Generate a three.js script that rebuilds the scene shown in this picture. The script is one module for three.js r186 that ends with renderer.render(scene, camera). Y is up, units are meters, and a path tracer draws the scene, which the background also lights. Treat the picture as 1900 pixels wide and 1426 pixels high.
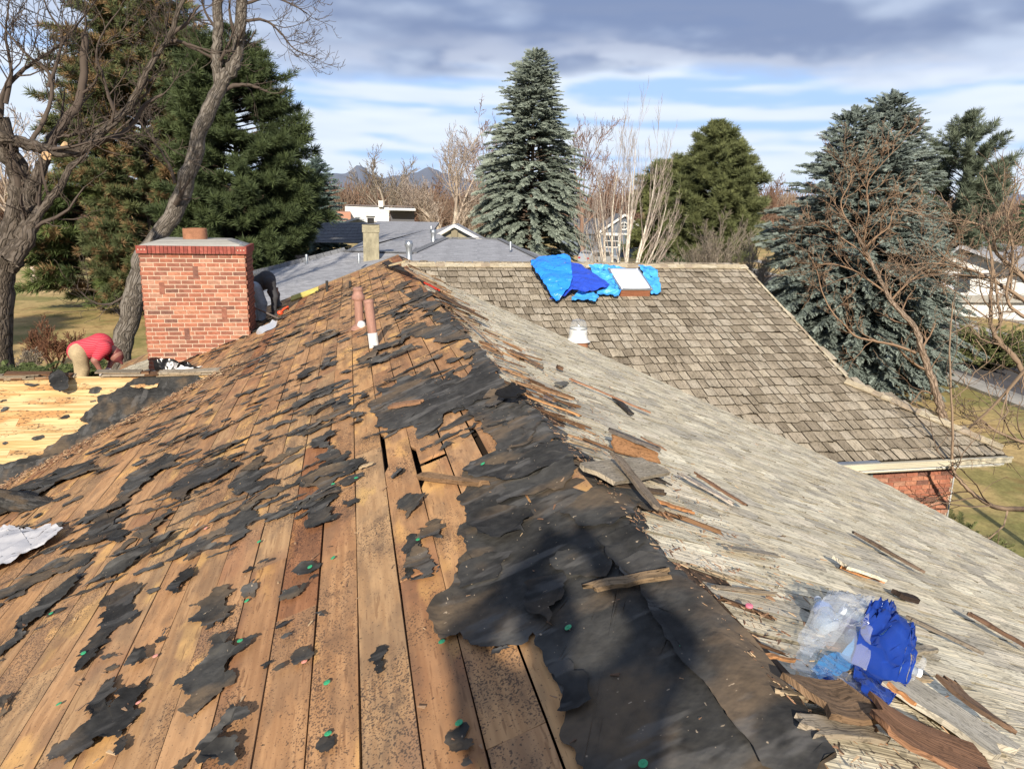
import * as THREE from 'three';
import { mergeGeometries, mergeVertices } from 'three/addons/utils/BufferGeometryUtils.js';
import { TessellateModifier } from 'three/addons/modifiers/TessellateModifier.js';
import { MarchingCubes } from 'three/addons/objects/MarchingCubes.js';
import { RoundedBoxGeometry } from 'three/addons/geometries/RoundedBoxGeometry.js';

// ---------------------------------------------------------------- camera, sky, sun, exposure
const scene = new THREE.Scene();
const camera = new THREE.PerspectiveCamera(53.3, 4 / 3, 0.03, 40000);
const EYE = 6.2;                                   // metres above the lawn; the ridge is at 4.95
camera.position.set(0, EYE, 0);
camera.rotation.order = 'YXZ';
camera.rotation.set(-13.5 * Math.PI / 180, -12 * Math.PI / 180, 1.35 * Math.PI / 180);
camera.updateMatrixWorld(true);
const EXPOSURE = 1.52;
const SUN_DIR = new THREE.Vector3(-0.246, 0.415, 0.877).normalize();   // towards the sun, behind the camera
const sun = new THREE.DirectionalLight(new THREE.Color(1.0, 0.91, 0.77), 5.0);
sun.position.copy(SUN_DIR).multiplyScalar(60).add(new THREE.Vector3(5, 3, -15));
sun.target.position.set(5, 3, -15);
sun.castShadow = true;
sun.shadow.mapSize.set(4096, 4096);
Object.assign(sun.shadow.camera, { left: -60, right: 60, top: 60, bottom: -60, near: 1, far: 220 });
sun.shadow.bias = -0.0005; sun.shadow.radius = 1.8;
scene.add(sun, sun.target);

// ---------------------------------------------------------------- small tools
const V = (x, y, z) => new THREE.Vector3(x, y, z);
function rng(seed) { let a = seed >>> 0; return () => { a = (a + 0x6D2B79F5) | 0; let t = Math.imul(a ^ (a >>> 15), 1 | a); t = (t + Math.imul(t ^ (t >>> 7), 61 | t)) ^ t; return ((t ^ (t >>> 14)) >>> 0) / 4294967296; }; }
const HT = new Float32Array(65536); { const r = rng(11); for (let i = 0; i < 65536; i++) HT[i] = r(); }
const hsh = (i, j, s) => HT[(Math.imul(i, 73856093) ^ Math.imul(j, 19349663) ^ Math.imul(s, 83492791)) >>> 7 & 65535];
function vn(x, y, s = 0, px = 1 << 20, py = px) {      // value noise, periodic in px, py cells
  const xi = Math.floor(x), yi = Math.floor(y); let fx = x - xi, fy = y - yi; fx = fx * fx * (3 - 2 * fx); fy = fy * fy * (3 - 2 * fy);
  const a = ((xi % px) + px) % px, b = (a + 1) % px, c = ((yi % py) + py) % py, d = (c + 1) % py;
  const p = hsh(a, c, s), q = hsh(b, c, s), r = hsh(a, d, s), t = hsh(b, d, s);
  return p + (q - p) * fx + (r - p) * fy + (p - q - r + t) * fx * fy;
}
function fbm(x, y, s = 0, oct = 4, px = 1 << 20, py = px) { let v = 0, a = 0.5, n = 0; for (let o = 0; o < oct; o++) { v += a * vn(x, y, s + o, px, py); n += a; a *= 0.5; x *= 2; y *= 2; px *= 2; py *= 2; } return v / n; }
const mix = (a, b, t) => a + (b - a) * t;
const mix3 = (a, b, t) => [mix(a[0], b[0], t), mix(a[1], b[1], t), mix(a[2], b[2], t)];
const sst = (a, b, x) => { const t = Math.min(1, Math.max(0, (x - a) / (b - a))); return t * t * (3 - 2 * t); };
const toS = (c) => 255 * Math.min(1, Math.max(0, c <= 0.0031308 ? c * 12.92 : 1.055 * Math.pow(c, 1 / 2.4) - 0.055));
function makeTex(n, fn, color = true, m = n) {         // fn(u, v) -> linear [r, g, b] or a number
  const d = new Uint8Array(n * m * 4);
  for (let j = 0; j < m; j++) for (let i = 0; i < n; i++) {
    const c = fn(i / n, j / m), k = 4 * (j * n + i);
    if (color) { d[k] = toS(c[0]); d[k + 1] = toS(c[1]); d[k + 2] = toS(c[2]); } else d[k] = d[k + 1] = d[k + 2] = 255 * Math.min(1, Math.max(0, c));
    d[k + 3] = 255;
  }
  const t = new THREE.DataTexture(d, n, m);
  t.wrapS = t.wrapT = THREE.RepeatWrapping; t.magFilter = THREE.LinearFilter; t.minFilter = THREE.LinearMipmapLinearFilter; t.generateMipmaps = true;
  if (color) t.colorSpace = THREE.SRGBColorSpace;
  t.needsUpdate = true; return t;
}
const col = (r, g, b) => new THREE.Color().setRGB(r, g, b);
const std = (c, rough = 0.85, extra = {}) => new THREE.MeshPhysicalMaterial({ color: col(...c), roughness: rough, specularIntensity: rough > 0.75 ? 0.3 : 1, ...extra });
const phys = (c, rough, extra = {}) => new THREE.MeshPhysicalMaterial({ color: col(...c), roughness: rough, ...extra });

const used = {};
function numbered(n) { const k = used[n] = (used[n] ?? -1) + 1; return k ? n + '_' + String(k).padStart(3, '0') : n; }
function tag(o, label, category, group, kind) { o.userData.label = label; if (category) o.userData.category = category; if (group) o.userData.group = group; if (kind) o.userData.kind = kind; return o; }
function thing(name, label, category, pos = [0, 0, 0], group) { const o = new THREE.Group(); o.name = numbered(name); o.position.set(...pos); scene.add(o); return tag(o, label, category, group); }
function part(name, geo, mat, parent) { const m = new THREE.Mesh(geo, mat); m.name = name; m.castShadow = m.receiveShadow = true; parent.add(m); return m; }
function solo(name, geo, mat, label, category, group, pos) { const m = part(numbered(name), geo, mat, scene); if (pos) m.position.copy(pos); return tag(m, label, category, group); }
function struct(name, geo, mat) { const m = part(name, geo, mat, scene); m.userData.kind = 'structure'; return m; }
const box = (w, h, d, x = 0, y = 0, z = 0) => new THREE.BoxGeometry(w, h, d).translate(x, y, z);
function uvXZ(g, s = 1, ox = 0, oz = 0) { const p = g.attributes.position, u = g.attributes.uv; for (let i = 0; i < p.count; i++) u.setXY(i, (p.getX(i) + p.getY(i) * 0.7 + ox) / s, (p.getZ(i) + p.getY(i) * 0.7 + oz) / s); return g; }
function uvGrain(g, s, ou, ov, along = 'x') { const p = g.attributes.position, u = g.attributes.uv; for (let i = 0; i < p.count; i++) { const a = along === 'x' ? p.getX(i) : p.getZ(i), b = (along === 'x' ? p.getZ(i) : p.getX(i)) + p.getY(i); u.setXY(i, (a + ou) / s, (b + ov) / s); } return g; }
// where a direction seen by the photographer meets a plane of the place (used to survey positions)
const RAY = (x, y) => V(x - 950, -(y - 713), -1420).applyQuaternion(camera.quaternion);
const ATZ = (x, y, z) => { const d = RAY(x, y); return d.multiplyScalar(z / d.z).add(camera.position); };
const ATY = (x, y, h) => { const d = RAY(x, y); return d.multiplyScalar((h - EYE) / d.y).add(camera.position); };
const ATD = (x, y, dist) => { const d = RAY(x, y); return d.multiplyScalar(dist / Math.hypot(d.x, d.z)).add(camera.position); };
// roof frames: local x along the ridge, y out of the roof, z down the slope
const TH = Math.atan(0.4), CS = Math.cos(TH), SN = Math.sin(TH), RX = 1.06, RY = 4.95, WZ = -15, LZ = -11.1, LY = 3.76;
function frame(X, Y, Z, O) { const m = new THREE.Matrix4().makeBasis(X, Y, Z); m.setPosition(O); return { m, inv: m.clone().invert() }; }
const LEFT = frame(V(0, 0, 1), V(-SN, CS, 0), V(-CS, -SN, 0), V(RX, RY, 0));
const RIGHT = frame(V(0, 0, -1), V(SN, CS, 0), V(CS, -SN, 0), V(RX, RY, 0));
const WING = frame(V(1, 0, 0), V(0, CS, SN), V(0, -SN, CS), V(0, RY, WZ));
const LWING = frame(V(1, 0, 0), V(0, CS, SN), V(0, -SN, CS), V(0, LY, LZ));
function pick(f, px, py, off = 0) { const o = camera.position.clone().applyMatrix4(f.inv), d = RAY(px, py).transformDirection(f.inv); return o.addScaledVector(d, (off - o.y) / d.y); }
const place = (o, f) => { f.m.decompose(o.position, o.quaternion, o.scale); return o; };

// ---------------------------------------------------------------- sky (computed air and clouds)
{
  const W = 2048, H = 1024, d = new Float32Array(W * H * 4);
  for (let j = 0; j < H; j++) {
    const e = ((j + 0.5) / H - 0.5) * Math.PI, ed = e * 180 / Math.PI;
    for (let i = 0; i < W; i++) {
      const az = ((i + 0.5) / W) * 360, k = 4 * (j * W + i);           // degrees round
      const up = Math.max(ed, 0);
      let c = mix3([0.40, 0.58, 0.88], [0.10, 0.22, 0.58], sst(0, 45, up));
      if (ed > -2) {
        // thin white layers low down, drawn out along the horizon
        const w0 = fbm(az / 14, ed / 7, 41, 3, 360 / 14 | 0, 1 << 18);
        const st = fbm(az / 9 + w0, ed * 1.15 + w0 * 2.2 + az * 0.02, 3, 4, 40, 1 << 18), st2 = fbm(az / 4, ed * 3.1 + w0 * 3, 9, 3, 90, 1 << 18);
        let wht = sst(0.36, 0.56, st * 0.75 + st2 * 0.25 + 0.10 * sst(7, 4.5, up) - 0.05 * sst(3, 0, up));
        c = mix3(c, mix3([0.60, 0.68, 0.80], [0.72, 0.78, 0.86], st2), wht * 0.9);
        // heavier grey-blue deck above, with lighter frayed edges
        const dist = 1 / Math.tan(Math.max(e, 0.03) + 0.10), a = az * Math.PI / 180, X = Math.cos(a) * dist, Y = Math.sin(a) * dist;
        const q = fbm(X * 1.1 + 31, Y * 1.1 + 7, 17, 6), q2 = fbm(X * 3.3, Y * 3.3, 23, 5), edge = 8.3 + (fbm(az / 13, 2.2, 51, 3, 28, 9) - 0.5) * 5.5 + (q2 - 0.5) * 2.0;
        const cover = sst(-0.5, 1.1, up - edge) * sst(0.24, 0.40, q + 0.17 * sst(26, 8, up));
        const dense = sst(0.38, 0.66, q * 0.62 + q2 * 0.38 + 0.05 * sst(8, 13, up));
        let g = mix3([0.47, 0.55, 0.70], [0.185, 0.245, 0.40], dense);
        g = mix3(g, [0.62, 0.67, 0.78], sst(2.2, 0.2, Math.abs(up - edge - 0.8)) * 0.5 * sst(0.4, 0.6, q2));
        c = mix3(c, g, cover * 0.96);
      } else c = mix3(c, [0.20, 0.19, 0.16], sst(-2, -6, ed));
      const m = 0.84;
      d[k] = c[0] * m; d[k + 1] = c[1] * m; d[k + 2] = c[2] * m; d[k + 3] = 1;
    }
  }
  const t = new THREE.DataTexture(d, W, H, THREE.RGBAFormat, THREE.FloatType);
  t.mapping = THREE.EquirectangularReflectionMapping; t.magFilter = t.minFilter = THREE.LinearFilter; t.wrapS = THREE.RepeatWrapping; t.needsUpdate = true;
  scene.background = t; scene.environment = t;
}
// ---------------------------------------------------------------- surfaces
const deckMap = makeTex(2048, (u, v) => {              // 4 m square, grain along u
  const g1 = fbm(u * 14, v * 190, 1, 4, 14, 190), g2 = fbm(u * 40, v * 420, 5, 2, 40, 420), blot = fbm(u * 9, v * 14, 8, 4, 9, 14), yel = fbm(u * 11 + 3, v * 26, 15, 4, 11, 26);
  let c = mix3([0.345, 0.195, 0.095], [0.50, 0.30, 0.148], sst(0.25, 0.75, g1 * 0.65 + blot * 0.35));
  c = mix3(c, [0.31, 0.15, 0.08], sst(0.53, 0.74, fbm(u * 6, v * 10, 21, 3, 6, 10)) * 0.6);
  c = mix3(c, [0.70, 0.42, 0.15], sst(0.60, 0.78, yel) * 0.6);
  const crack = sst(0.66, 0.8, g2) * sst(0.45, 0.6, g1); c = mix3(c, [0.13, 0.06, 0.03], crack * 0.5);
  c = mix3(c, [0.17, 0.115, 0.075], sst(0.40, 0.70, fbm(u * 22, v * 60, 67, 5, 22, 60)) * 0.42);
  // hair-fine shreds of felt left on the wood, thicker in places
  const cl = fbm(u * 7, v * 14, 33, 5, 7, 14), n1 = vn(u * 640, v * 860, 44, 640, 860), n2 = vn(u * 1000, v * 1000, 46, 1000, 1000), n3 = fbm(u * 260, v * 300, 48, 2, 260, 300), thick = sst(0.40, 0.66, cl);
  let sp = sst(0.80 - 0.22 * thick, 0.84 - 0.22 * thick, n1 * 0.55 + n2 * 0.45);
  sp = Math.max(sp, sst(0.030, 0.010, Math.abs(n3 - 0.5)) * thick * sst(0.45, 0.6, fbm(u * 60, v * 60, 63, 2, 60, 60)));
  c = mix3(c, [0.055, 0.042, 0.036], sp * 0.8);
  return mix3(c, [0.15, 0.095, 0.06], sst(0.60, 0.74, fbm(u * 30, v * 44, 61, 4, 30, 44)) * sst(0.46, 0.62, cl) * 0.55);
});
const deckBump = makeTex(1024, (u, v) => 0.5 * fbm(u * 14, v * 190, 1, 4, 14, 190) + 0.3 * fbm(u * 120, v * 160, 5, 3, 120, 160) + 0.2 * fbm(u * 9, v * 14, 8, 3, 9, 14), false);
const paleMap = makeTex(1024, (u, v) => {              // paler sheathing of the left wing, 4 m square
  const g1 = fbm(u * 12, v * 150, 71, 4, 12, 150), b = fbm(u * 10, v * 24, 75, 4, 10, 24);
  let c = mix3([0.50, 0.315, 0.135], [0.68, 0.49, 0.25], sst(0.3, 0.7, g1));
  c = mix3(c, [0.42, 0.20, 0.075], sst(0.54, 0.72, b) * 0.75);
  return mix3(c, [0.09, 0.06, 0.04], sst(0.70, 0.78, vn(u * 160, v * 300, 77, 160, 300)) * sst(0.48, 0.6, b) * 0.8);
});
const feltMap = makeTex(1024, (u, v) => {              // 2 m square
  const a = fbm(u * 6, v * 6, 81, 5, 6, 6), b = fbm(u * 60, v * 60, 85, 3, 60, 60), s = fbm(u * 5, v * 22, 88, 4, 5, 22);
  let c = mix3([0.018, 0.0175, 0.017], [0.060, 0.058, 0.055], sst(0.25, 0.78, a * 0.45 + b * 0.25 + s * 0.3));
  c = mix3(c, [0.125, 0.088, 0.055], sst(0.49, 0.74, fbm(u * 9, v * 5, 91, 5, 9, 5)) * (0.35 + 0.5 * b));
  c = mix3(c, [0.12, 0.115, 0.11], sst(0.60, 0.72, fbm(u * 26, v * 9, 99, 4, 26, 9)) * 0.4);
  return mix3(c, [0.36, 0.28, 0.20], sst(0.88, 0.92, vn(u * 230, v * 230, 95, 230, 230) * 0.7 + vn(u * 90, v * 90, 96, 90, 90) * 0.3) * 0.8);
});
const feltBump = makeTex(1024, (u, v) => { const r = 1 - Math.abs(2 * fbm(u * 5, v * 8, 101, 4, 5, 8) - 1); return 0.65 * r * r + 0.35 * fbm(u * 70, v * 70, 105, 3, 70, 70); }, false);
const shakeMap = makeTex(1024, (u, v) => {             // weathered split cedar, grain along u, 1 m square
  const g1 = fbm(u * 3, v * 90, 111, 4, 3, 90), g2 = fbm(u * 5, v * 220, 115, 3, 5, 220), b = fbm(u * 5, v * 9, 119, 4, 5, 9);
  let t = 0.84 + 0.50 * (g1 - 0.5) + 0.30 * (g2 - 0.5) + 0.45 * (b - 0.5);
  t *= 1 - 0.5 * sst(0.56, 0.68, g2) * sst(0.46, 0.6, g1); t *= 1 - 0.32 * sst(0.62, 0.72, fbm(u * 9, v * 130, 127, 3, 9, 130));
  t *= 1 - 0.35 * sst(0.60, 0.72, fbm(u * 40, v * 60, 123, 3, 40, 60));
  return mix3([t, t * 0.965, t * 0.88], [t * 0.94, t * 0.93, t * 0.91], b);
});
const shakeBump = makeTex(1024, (u, v) => 0.6 * fbm(u * 3, v * 90, 111, 4, 3, 90) + 0.4 * fbm(u * 5, v * 220, 115, 3, 5, 220), false);
const noiseMap = makeTex(512, (u, v) => { const t = 0.72 + 0.5 * (fbm(u * 8, v * 8, 131, 5, 8, 8) - 0.5) + 0.22 * (vn(u * 128, v * 128, 137, 128, 128) - 0.5); return [t, t, t]; });
const noiseBump = makeTex(512, (u, v) => fbm(u * 24, v * 24, 141, 4, 24, 24), false);
const barkMap = makeTex(512, (u, v) => { const r = Math.abs(2 * fbm(u * 30 + 0.8 * fbm(u * 8, v * 4, 3, 3, 8, 4), v * 7, 151, 4, 30, 7) - 1), t = 0.45 + 0.75 * sst(0, 0.4, r) * (0.7 + 0.6 * fbm(u * 30, v * 30, 155, 2, 30, 30)); return [t, t * 0.97, t * 0.93]; });
const barkBump = makeTex(512, (u, v) => sst(0, 0.4, Math.abs(2 * fbm(u * 30 + 0.8 * fbm(u * 8, v * 4, 3, 3, 8, 4), v * 7, 151, 4, 30, 7) - 1)), false);
const brickMap = makeTex(512, (u, v) => { const a = fbm(u * 10, v * 22, 161, 4, 10, 22), s = vn(u * 160, v * 160, 165, 160, 160); let t = 0.75 + 0.5 * (a - 0.5) + 0.25 * (s - 0.5); const w = sst(0.62, 0.8, fbm(u * 14, v * 14, 168, 4, 14, 14)); return mix3([t, t * 0.94, t * 0.9], [1.05, 1.1, 1.15], w * 0.45); });
const fieldMap = makeTex(1024, (u, v) => {             // dormant lawn, 12 m square
  const a = fbm(u * 9, v * 9, 171, 5, 9, 9), b = fbm(u * 90, v * 90, 175, 3, 90, 90), c = vn(u * 330, v * 330, 178, 330, 330);
  let k = mix3([0.36, 0.29, 0.145], [0.21, 0.20, 0.085], sst(0.38, 0.66, a));
  const t = 0.62 + 0.45 * b + 0.32 * c; k = [k[0] * t, k[1] * t, k[2] * t];
  return mix3(k, [0.19, 0.13, 0.06], sst(0.6, 0.75, fbm(u * 24, v * 24, 181, 4, 24, 24)) * 0.5);
});
const compMap = makeTex(512, (u, v) => {               // grey composition shingles in courses, 2 m square
  const row = v * 14, f = row - Math.floor(row), id = hsh(Math.floor(u * 7 + hsh(Math.floor(row), 3, 7) * 5) & 255, Math.floor(row), 5);
  let t = 0.78 + 0.25 * (id - 0.5) + 0.3 * (fbm(u * 60, v * 60, 191, 3, 60, 60) - 0.5); t *= f < 0.16 ? 0.62 : 1; return [t, t, t * 1.02];
});
const asphaltMap = makeTex(512, (u, v) => { const t = 0.8 + 0.5 * (fbm(u * 8, v * 8, 201, 5, 8, 8) - 0.5) + 0.3 * (vn(u * 200, v * 200, 205, 200, 200) - 0.5); return [t, t, t]; });

const M = {};
M.deck = [[1.04, 1, 1], [0.93, 0.92, 0.93], [1.12, 1.08, 1.0], [0.84, 0.77, 0.76], [1.06, 1.0, 0.95], [0.97, 1.0, 1.03], [1.0, 0.93, 0.9]].map((c) => std(c, 0.88, { map: deckMap, bumpMap: deckBump, bumpScale: 0.004 }));
M.deckRed = std([0.72, 0.56, 0.54], 0.85, { map: deckMap, bumpMap: deckBump, bumpScale: 0.004 });
M.pale = [[1, 1, 1], [0.9, 0.9, 0.88], [1.08, 1.06, 1]].map((c) => std(c, 0.85, { map: paleMap, bumpMap: deckBump, bumpScale: 0.004 }));
M.under = std([0.030, 0.020, 0.014], 0.95);
const feltOf = (c) => std(c, 0.92, { map: feltMap, bumpMap: feltBump, bumpScale: 0.012, side: THREE.DoubleSide });
M.felt = feltOf([1.25, 1.24, 1.2]); M.felt2 = feltOf([1.5, 1.47, 1.42]); M.felt3 = feltOf([0.9, 0.9, 0.9]);
const shk = (c) => std(c, 0.95, { map: shakeMap, bumpMap: shakeBump, bumpScale: 0.005, vertexColors: true, specularIntensity: 0.15 });
M.white = [[0.82, 0.74, 0.57], [0.71, 0.64, 0.50], [0.90, 0.82, 0.64], [0.60, 0.545, 0.445], [0.77, 0.68, 0.51], [0.84, 0.75, 0.59]].map(shk);
M.whiteV = shk([1, 1, 1]);
M.tan = [[0.41, 0.35, 0.275], [0.34, 0.288, 0.222], [0.49, 0.425, 0.335], [0.285, 0.24, 0.185], [0.45, 0.395, 0.32], [0.38, 0.325, 0.255]].map(shk);
M.tanV = shk([1, 1, 1]);
const wood = (c, b = 0.004) => std(c, 0.88, { map: shakeMap, bumpMap: shakeBump, bumpScale: b });
M.old = [[0.26, 0.15, 0.085], [0.17, 0.095, 0.055], [0.36, 0.22, 0.13], [0.42, 0.33, 0.23], [0.11, 0.065, 0.04]].map((c) => wood(c, 0.006));
M.mortar = std([0.52, 0.41, 0.31], 0.95, { bumpMap: noiseBump, bumpScale: 0.004 });
M.brick = [[0.44, 0.185, 0.12], [0.39, 0.16, 0.105], [0.48, 0.225, 0.145], [0.31, 0.14, 0.10], [0.46, 0.255, 0.18], [0.22, 0.115, 0.09]].map((c) => std(c, 0.88, { map: brickMap, bumpMap: noiseBump, bumpScale: 0.004 }));
M.capBrick = [[0.33, 0.095, 0.075], [0.28, 0.08, 0.065], [0.37, 0.115, 0.09]].map((c) => std(c, 0.8, { map: brickMap, bumpMap: noiseBump, bumpScale: 0.003 }));
M.concrete = std([0.42, 0.40, 0.36], 0.92, { map: noiseMap, bumpMap: noiseBump, bumpScale: 0.004 });
M.clay = std([0.42, 0.20, 0.115], 0.85, { map: noiseMap, bumpMap: noiseBump, bumpScale: 0.003 });
M.paintWhite = std([0.78, 0.78, 0.76], 0.6, { map: noiseMap });
M.cream = std([0.62, 0.56, 0.42], 0.7, { map: noiseMap });
M.rustPipe = std([0.40, 0.21, 0.155], 0.7, { map: noiseMap, bumpMap: noiseBump, bumpScale: 0.003 });
M.steel = std([0.62, 0.65, 0.68], 0.38, { metalness: 0.85, map: noiseMap });
M.dark = std([0.035, 0.033, 0.032], 0.8);
M.comp = std([0.40, 0.40, 0.41], 0.92, { map: compMap, bumpMap: noiseBump, bumpScale: 0.004 });
M.compDark = std([0.22, 0.225, 0.235], 0.92, { map: compMap, bumpMap: noiseBump, bumpScale: 0.004 });
M.stucco = std([0.38, 0.34, 0.235], 0.92, { map: noiseMap, bumpMap: noiseBump, bumpScale: 0.005 });
M.glass = phys([0.05, 0.06, 0.07], 0.08, { metalness: 0, clearcoat: 1, clearcoatRoughness: 0.05 });
const bark = (c, b = 0.02) => std(c, 0.92, { map: barkMap, bumpMap: barkBump, bumpScale: b });

// ---------------------------------------------------------------- ground, road, hills
{
  const ax = []; for (let i = -46; i <= 46; i++) ax.push(Math.sign(i) * (Math.abs(i) * 1.6 + Math.pow(Math.abs(i) / 46, 6) * 9000));
  const pos = [], uv = [], colr = [], idx = [], n = ax.length;
  for (const z of ax) for (const x of ax) {
    const X = x + 6, Z = z - 30; pos.push(X, 0, Z); uv.push(X / 12, Z / 12);
    const a = fbm(X / 11 + 9, Z / 9, 221, 4), far = Math.hypot(X, Z); let c = mix3([1.25, 1.08, 0.95], [0.62, 0.74, 0.55], sst(0.36, 0.66, a));
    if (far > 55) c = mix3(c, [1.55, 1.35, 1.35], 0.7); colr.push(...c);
  }
  for (let j = 0; j < n - 1; j++) for (let i = 0; i < n - 1; i++) { const a = j * n + i; idx.push(a, a + n, a + 1, a + 1, a + n, a + n + 1); }
  const g = new THREE.BufferGeometry(); g.setAttribute('position', new THREE.Float32BufferAttribute(pos, 3)); g.setAttribute('uv', new THREE.Float32BufferAttribute(uv, 2)); g.setAttribute('color', new THREE.Float32BufferAttribute(colr, 3)); g.setIndex(idx); g.computeVertexNormals();
  struct('lawn', g, std([1, 1, 1], 0.97, { map: fieldMap, bumpMap: noiseBump, bumpScale: 0.03, vertexColors: true }));
  // the street on the right: a strip that runs past the house into the distance, with kerbs and a gutter line
  const p0 = ATY(1900, 752, 0), p1 = ATY(1660, 660, 0), dir = p1.clone().sub(p0).setY(0).normalize(), nor = V(-dir.z, 0, dir.x), A = p0.clone().addScaledVector(dir, -60), L = 150;
  const strip = (o, w, y, h) => { const m = new THREE.Mesh(box(L, h, w, L / 2, y - h / 2, 0), null); const g2 = m.geometry; uvXZ(g2, 4); g2.rotateY(Math.atan2(-dir.z, dir.x)); const c = A.clone().addScaledVector(nor, o); g2.translate(c.x, 0, c.z); return g2; };
  struct('road', strip(4.3, 8.0, 0.02, 0.02), std([0.105, 0.10, 0.105], 0.93, { map: asphaltMap, bumpMap: noiseBump, bumpScale: 0.006 }));
  const kerbM = std([0.46, 0.43, 0.38], 0.9, { map: asphaltMap });
  const k1 = struct('kerb', mergeGeometries([strip(-0.05, 0.75, 0.10, 0.12), strip(8.75, 0.9, 0.10, 0.12)]), kerbM);
  struct('gutter_line', mergeGeometries([strip(0.62, 0.5, 0.028, 0.02), strip(8.05, 0.45, 0.028, 0.02)]), std([0.34, 0.32, 0.29], 0.9, { map: asphaltMap }));
  struct('pavement', strip(13.5, 1.6, 0.05, 0.05), kerbM);
  // dirt patch and stepping path under the wing's corner
  // hills
  const hill = (pts, dist, depth, base, mat, name) => {
    const P = [], I = []; const N = 90; const rows = 6;
    for (let j = 0; j <= rows; j++) for (let i = 0; i <= N; i++) {
      const t = i / N, px = mix(pts[0][0], pts[pts.length - 1][0], t); let k = 0; while (k < pts.length - 2 && pts[k + 1][0] < px) k++;
      const u = (px - pts[k][0]) / (pts[k + 1][0] - pts[k][0]), py = mix(pts[k][1], pts[k + 1][1], sst(0, 1, u)) + (fbm(px / 13, 3, 231, 4) - 0.5) * 9;
      const b = ATD(px, base, dist - depth * (1 - j / rows)), top = ATD(px, py, dist).y, f = j / rows;
      P.push(b.x, mix(-30, top, Math.pow(f, 0.8)) + (j && j < rows ? (fbm(px / 9, f * 9, 235, 4) - 0.5) * 0.25 * (top + 30) : 0), b.z);
    }
    for (let j = 0; j < rows; j++) for (let i = 0; i < N; i++) { const a = j * (N + 1) + i; I.push(a, a + 1, a + N + 1, a + 1, a + N + 2, a + N + 1); }
    const g3 = new THREE.BufferGeometry(); g3.setAttribute('position', new THREE.Float32BufferAttribute(P, 3)); g3.setIndex(I); g3.computeVertexNormals(); return struct(name, g3, mat);
  };
  const hm = std([0.155, 0.175, 0.22], 1, { side: THREE.DoubleSide });
  hill([[380, 330], [520, 322], [600, 318], [640, 322], [664, 306], [700, 330], [760, 322], [800, 312], [850, 330], [940, 344], [1050, 350]], 5200, 1500, 352, hm, 'hills');
  hill([[1300, 378], [1500, 372], [1780, 370], [1830, 362], [1870, 358], [1900, 362], [2000, 368], [2300, 380]], 9500, 2500, 392, hm, 'hills_001');
}
// ---------------------------------------------------------------- torn sheets (felt, cloth) that lie on a roof frame
const tess = new TessellateModifier(0.075, 6);
function jag(pts, r, amp, step) {                      // rough up an outline by midpoint displacement
  const out = [];
  const rec = (a, b, d) => { const L = Math.hypot(b[0] - a[0], b[1] - a[1]); if (L < step || d > 6) { out.push(a); return; } const k = (r() - 0.5) * amp * L, m = [(a[0] + b[0]) / 2 - k * (b[1] - a[1]) / L, (a[1] + b[1]) / 2 + k * (b[0] - a[0]) / L]; rec(a, m, d + 1); rec(m, b, d + 1); };
  for (let i = 0; i < pts.length; i++) rec(pts[i], pts[(i + 1) % pts.length], 0);
  return out;
}
function sheet(pts, height, { seed = 1, amp = 0.5, step = 0.03, uvs = 2, fold = false, cell = 0, curl = 0 } = {}) {
  const r = rng(seed), o = amp ? jag(pts, r, amp, step) : pts;
  const sh = new THREE.Shape(o.map((p) => new THREE.Vector2(p[0], p[1])));
  let g = new THREE.ShapeGeometry(sh); g.deleteAttribute('normal');
  g = cell ? new TessellateModifier(cell, 7).modify(g) : tess.modify(g);
  const p = g.attributes.position, u = g.attributes.uv;
  for (let i = 0; i < p.count; i++) {
    const x = p.getX(i), z = p.getY(i); u.setXY(i, x / uvs + seed * 0.37, z / uvs + seed * 0.61);
    let h = height(x, z);
    if (curl) { let d2 = 1; for (let k = 0, n = o.length; k < n; k++) { const a = o[k], b = o[(k + 1) % n], ex = b[0] - a[0], ez = b[1] - a[1], t = Math.min(1, Math.max(0, ((x - a[0]) * ex + (z - a[1]) * ez) / (ex * ex + ez * ez + 1e-9))), qx = x - a[0] - t * ex, qz = z - a[1] - t * ez, q = qx * qx + qz * qz; if (q < d2) d2 = q; } const f = Math.max(0, 1 - Math.sqrt(d2) / 0.035); h += curl * f * f * (0.15 + sst(0.42, 0.72, fbm(x * 4 + seed, z * 4, seed + 11, 2))); }
    if (fold && z < 0) { const b = -z, c2 = Math.cos(2 * TH), s2 = Math.sin(2 * TH); p.setXYZ(i, x, -b * s2 + h * c2, -b * c2 - h * s2); } else p.setXYZ(i, x, h, z);
  }
  g = mergeVertices(g, 1e-5); g.computeVertexNormals(); return g;
}
// a felt patch on the stripped left slope, outline in picture survey coordinates
const onLeft = (px, py) => { const q = pick(LEFT, px, py); if (q.z >= 0) return [q.x, q.z]; const w = pick(RIGHT, px, py); return [-w.x, -w.z]; };
function wrinkle(seed, lift, base) {
  return (x, z) => { const a = fbm(x * 5 + seed, z * 5, seed, 3), b = 1 - Math.abs(2 * fbm(x * 2.2 + 9, z * 3.1 + seed, seed + 3, 3) - 1); return base + lift * (0.009 * sst(0.84, 0.99, b) + 0.004 * sst(0.5, 0.8, a) + 0.016 * sst(0.66, 0.82, fbm(x * 1.9, z * 1.9 + seed, seed + 7, 2))); };
}

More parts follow.
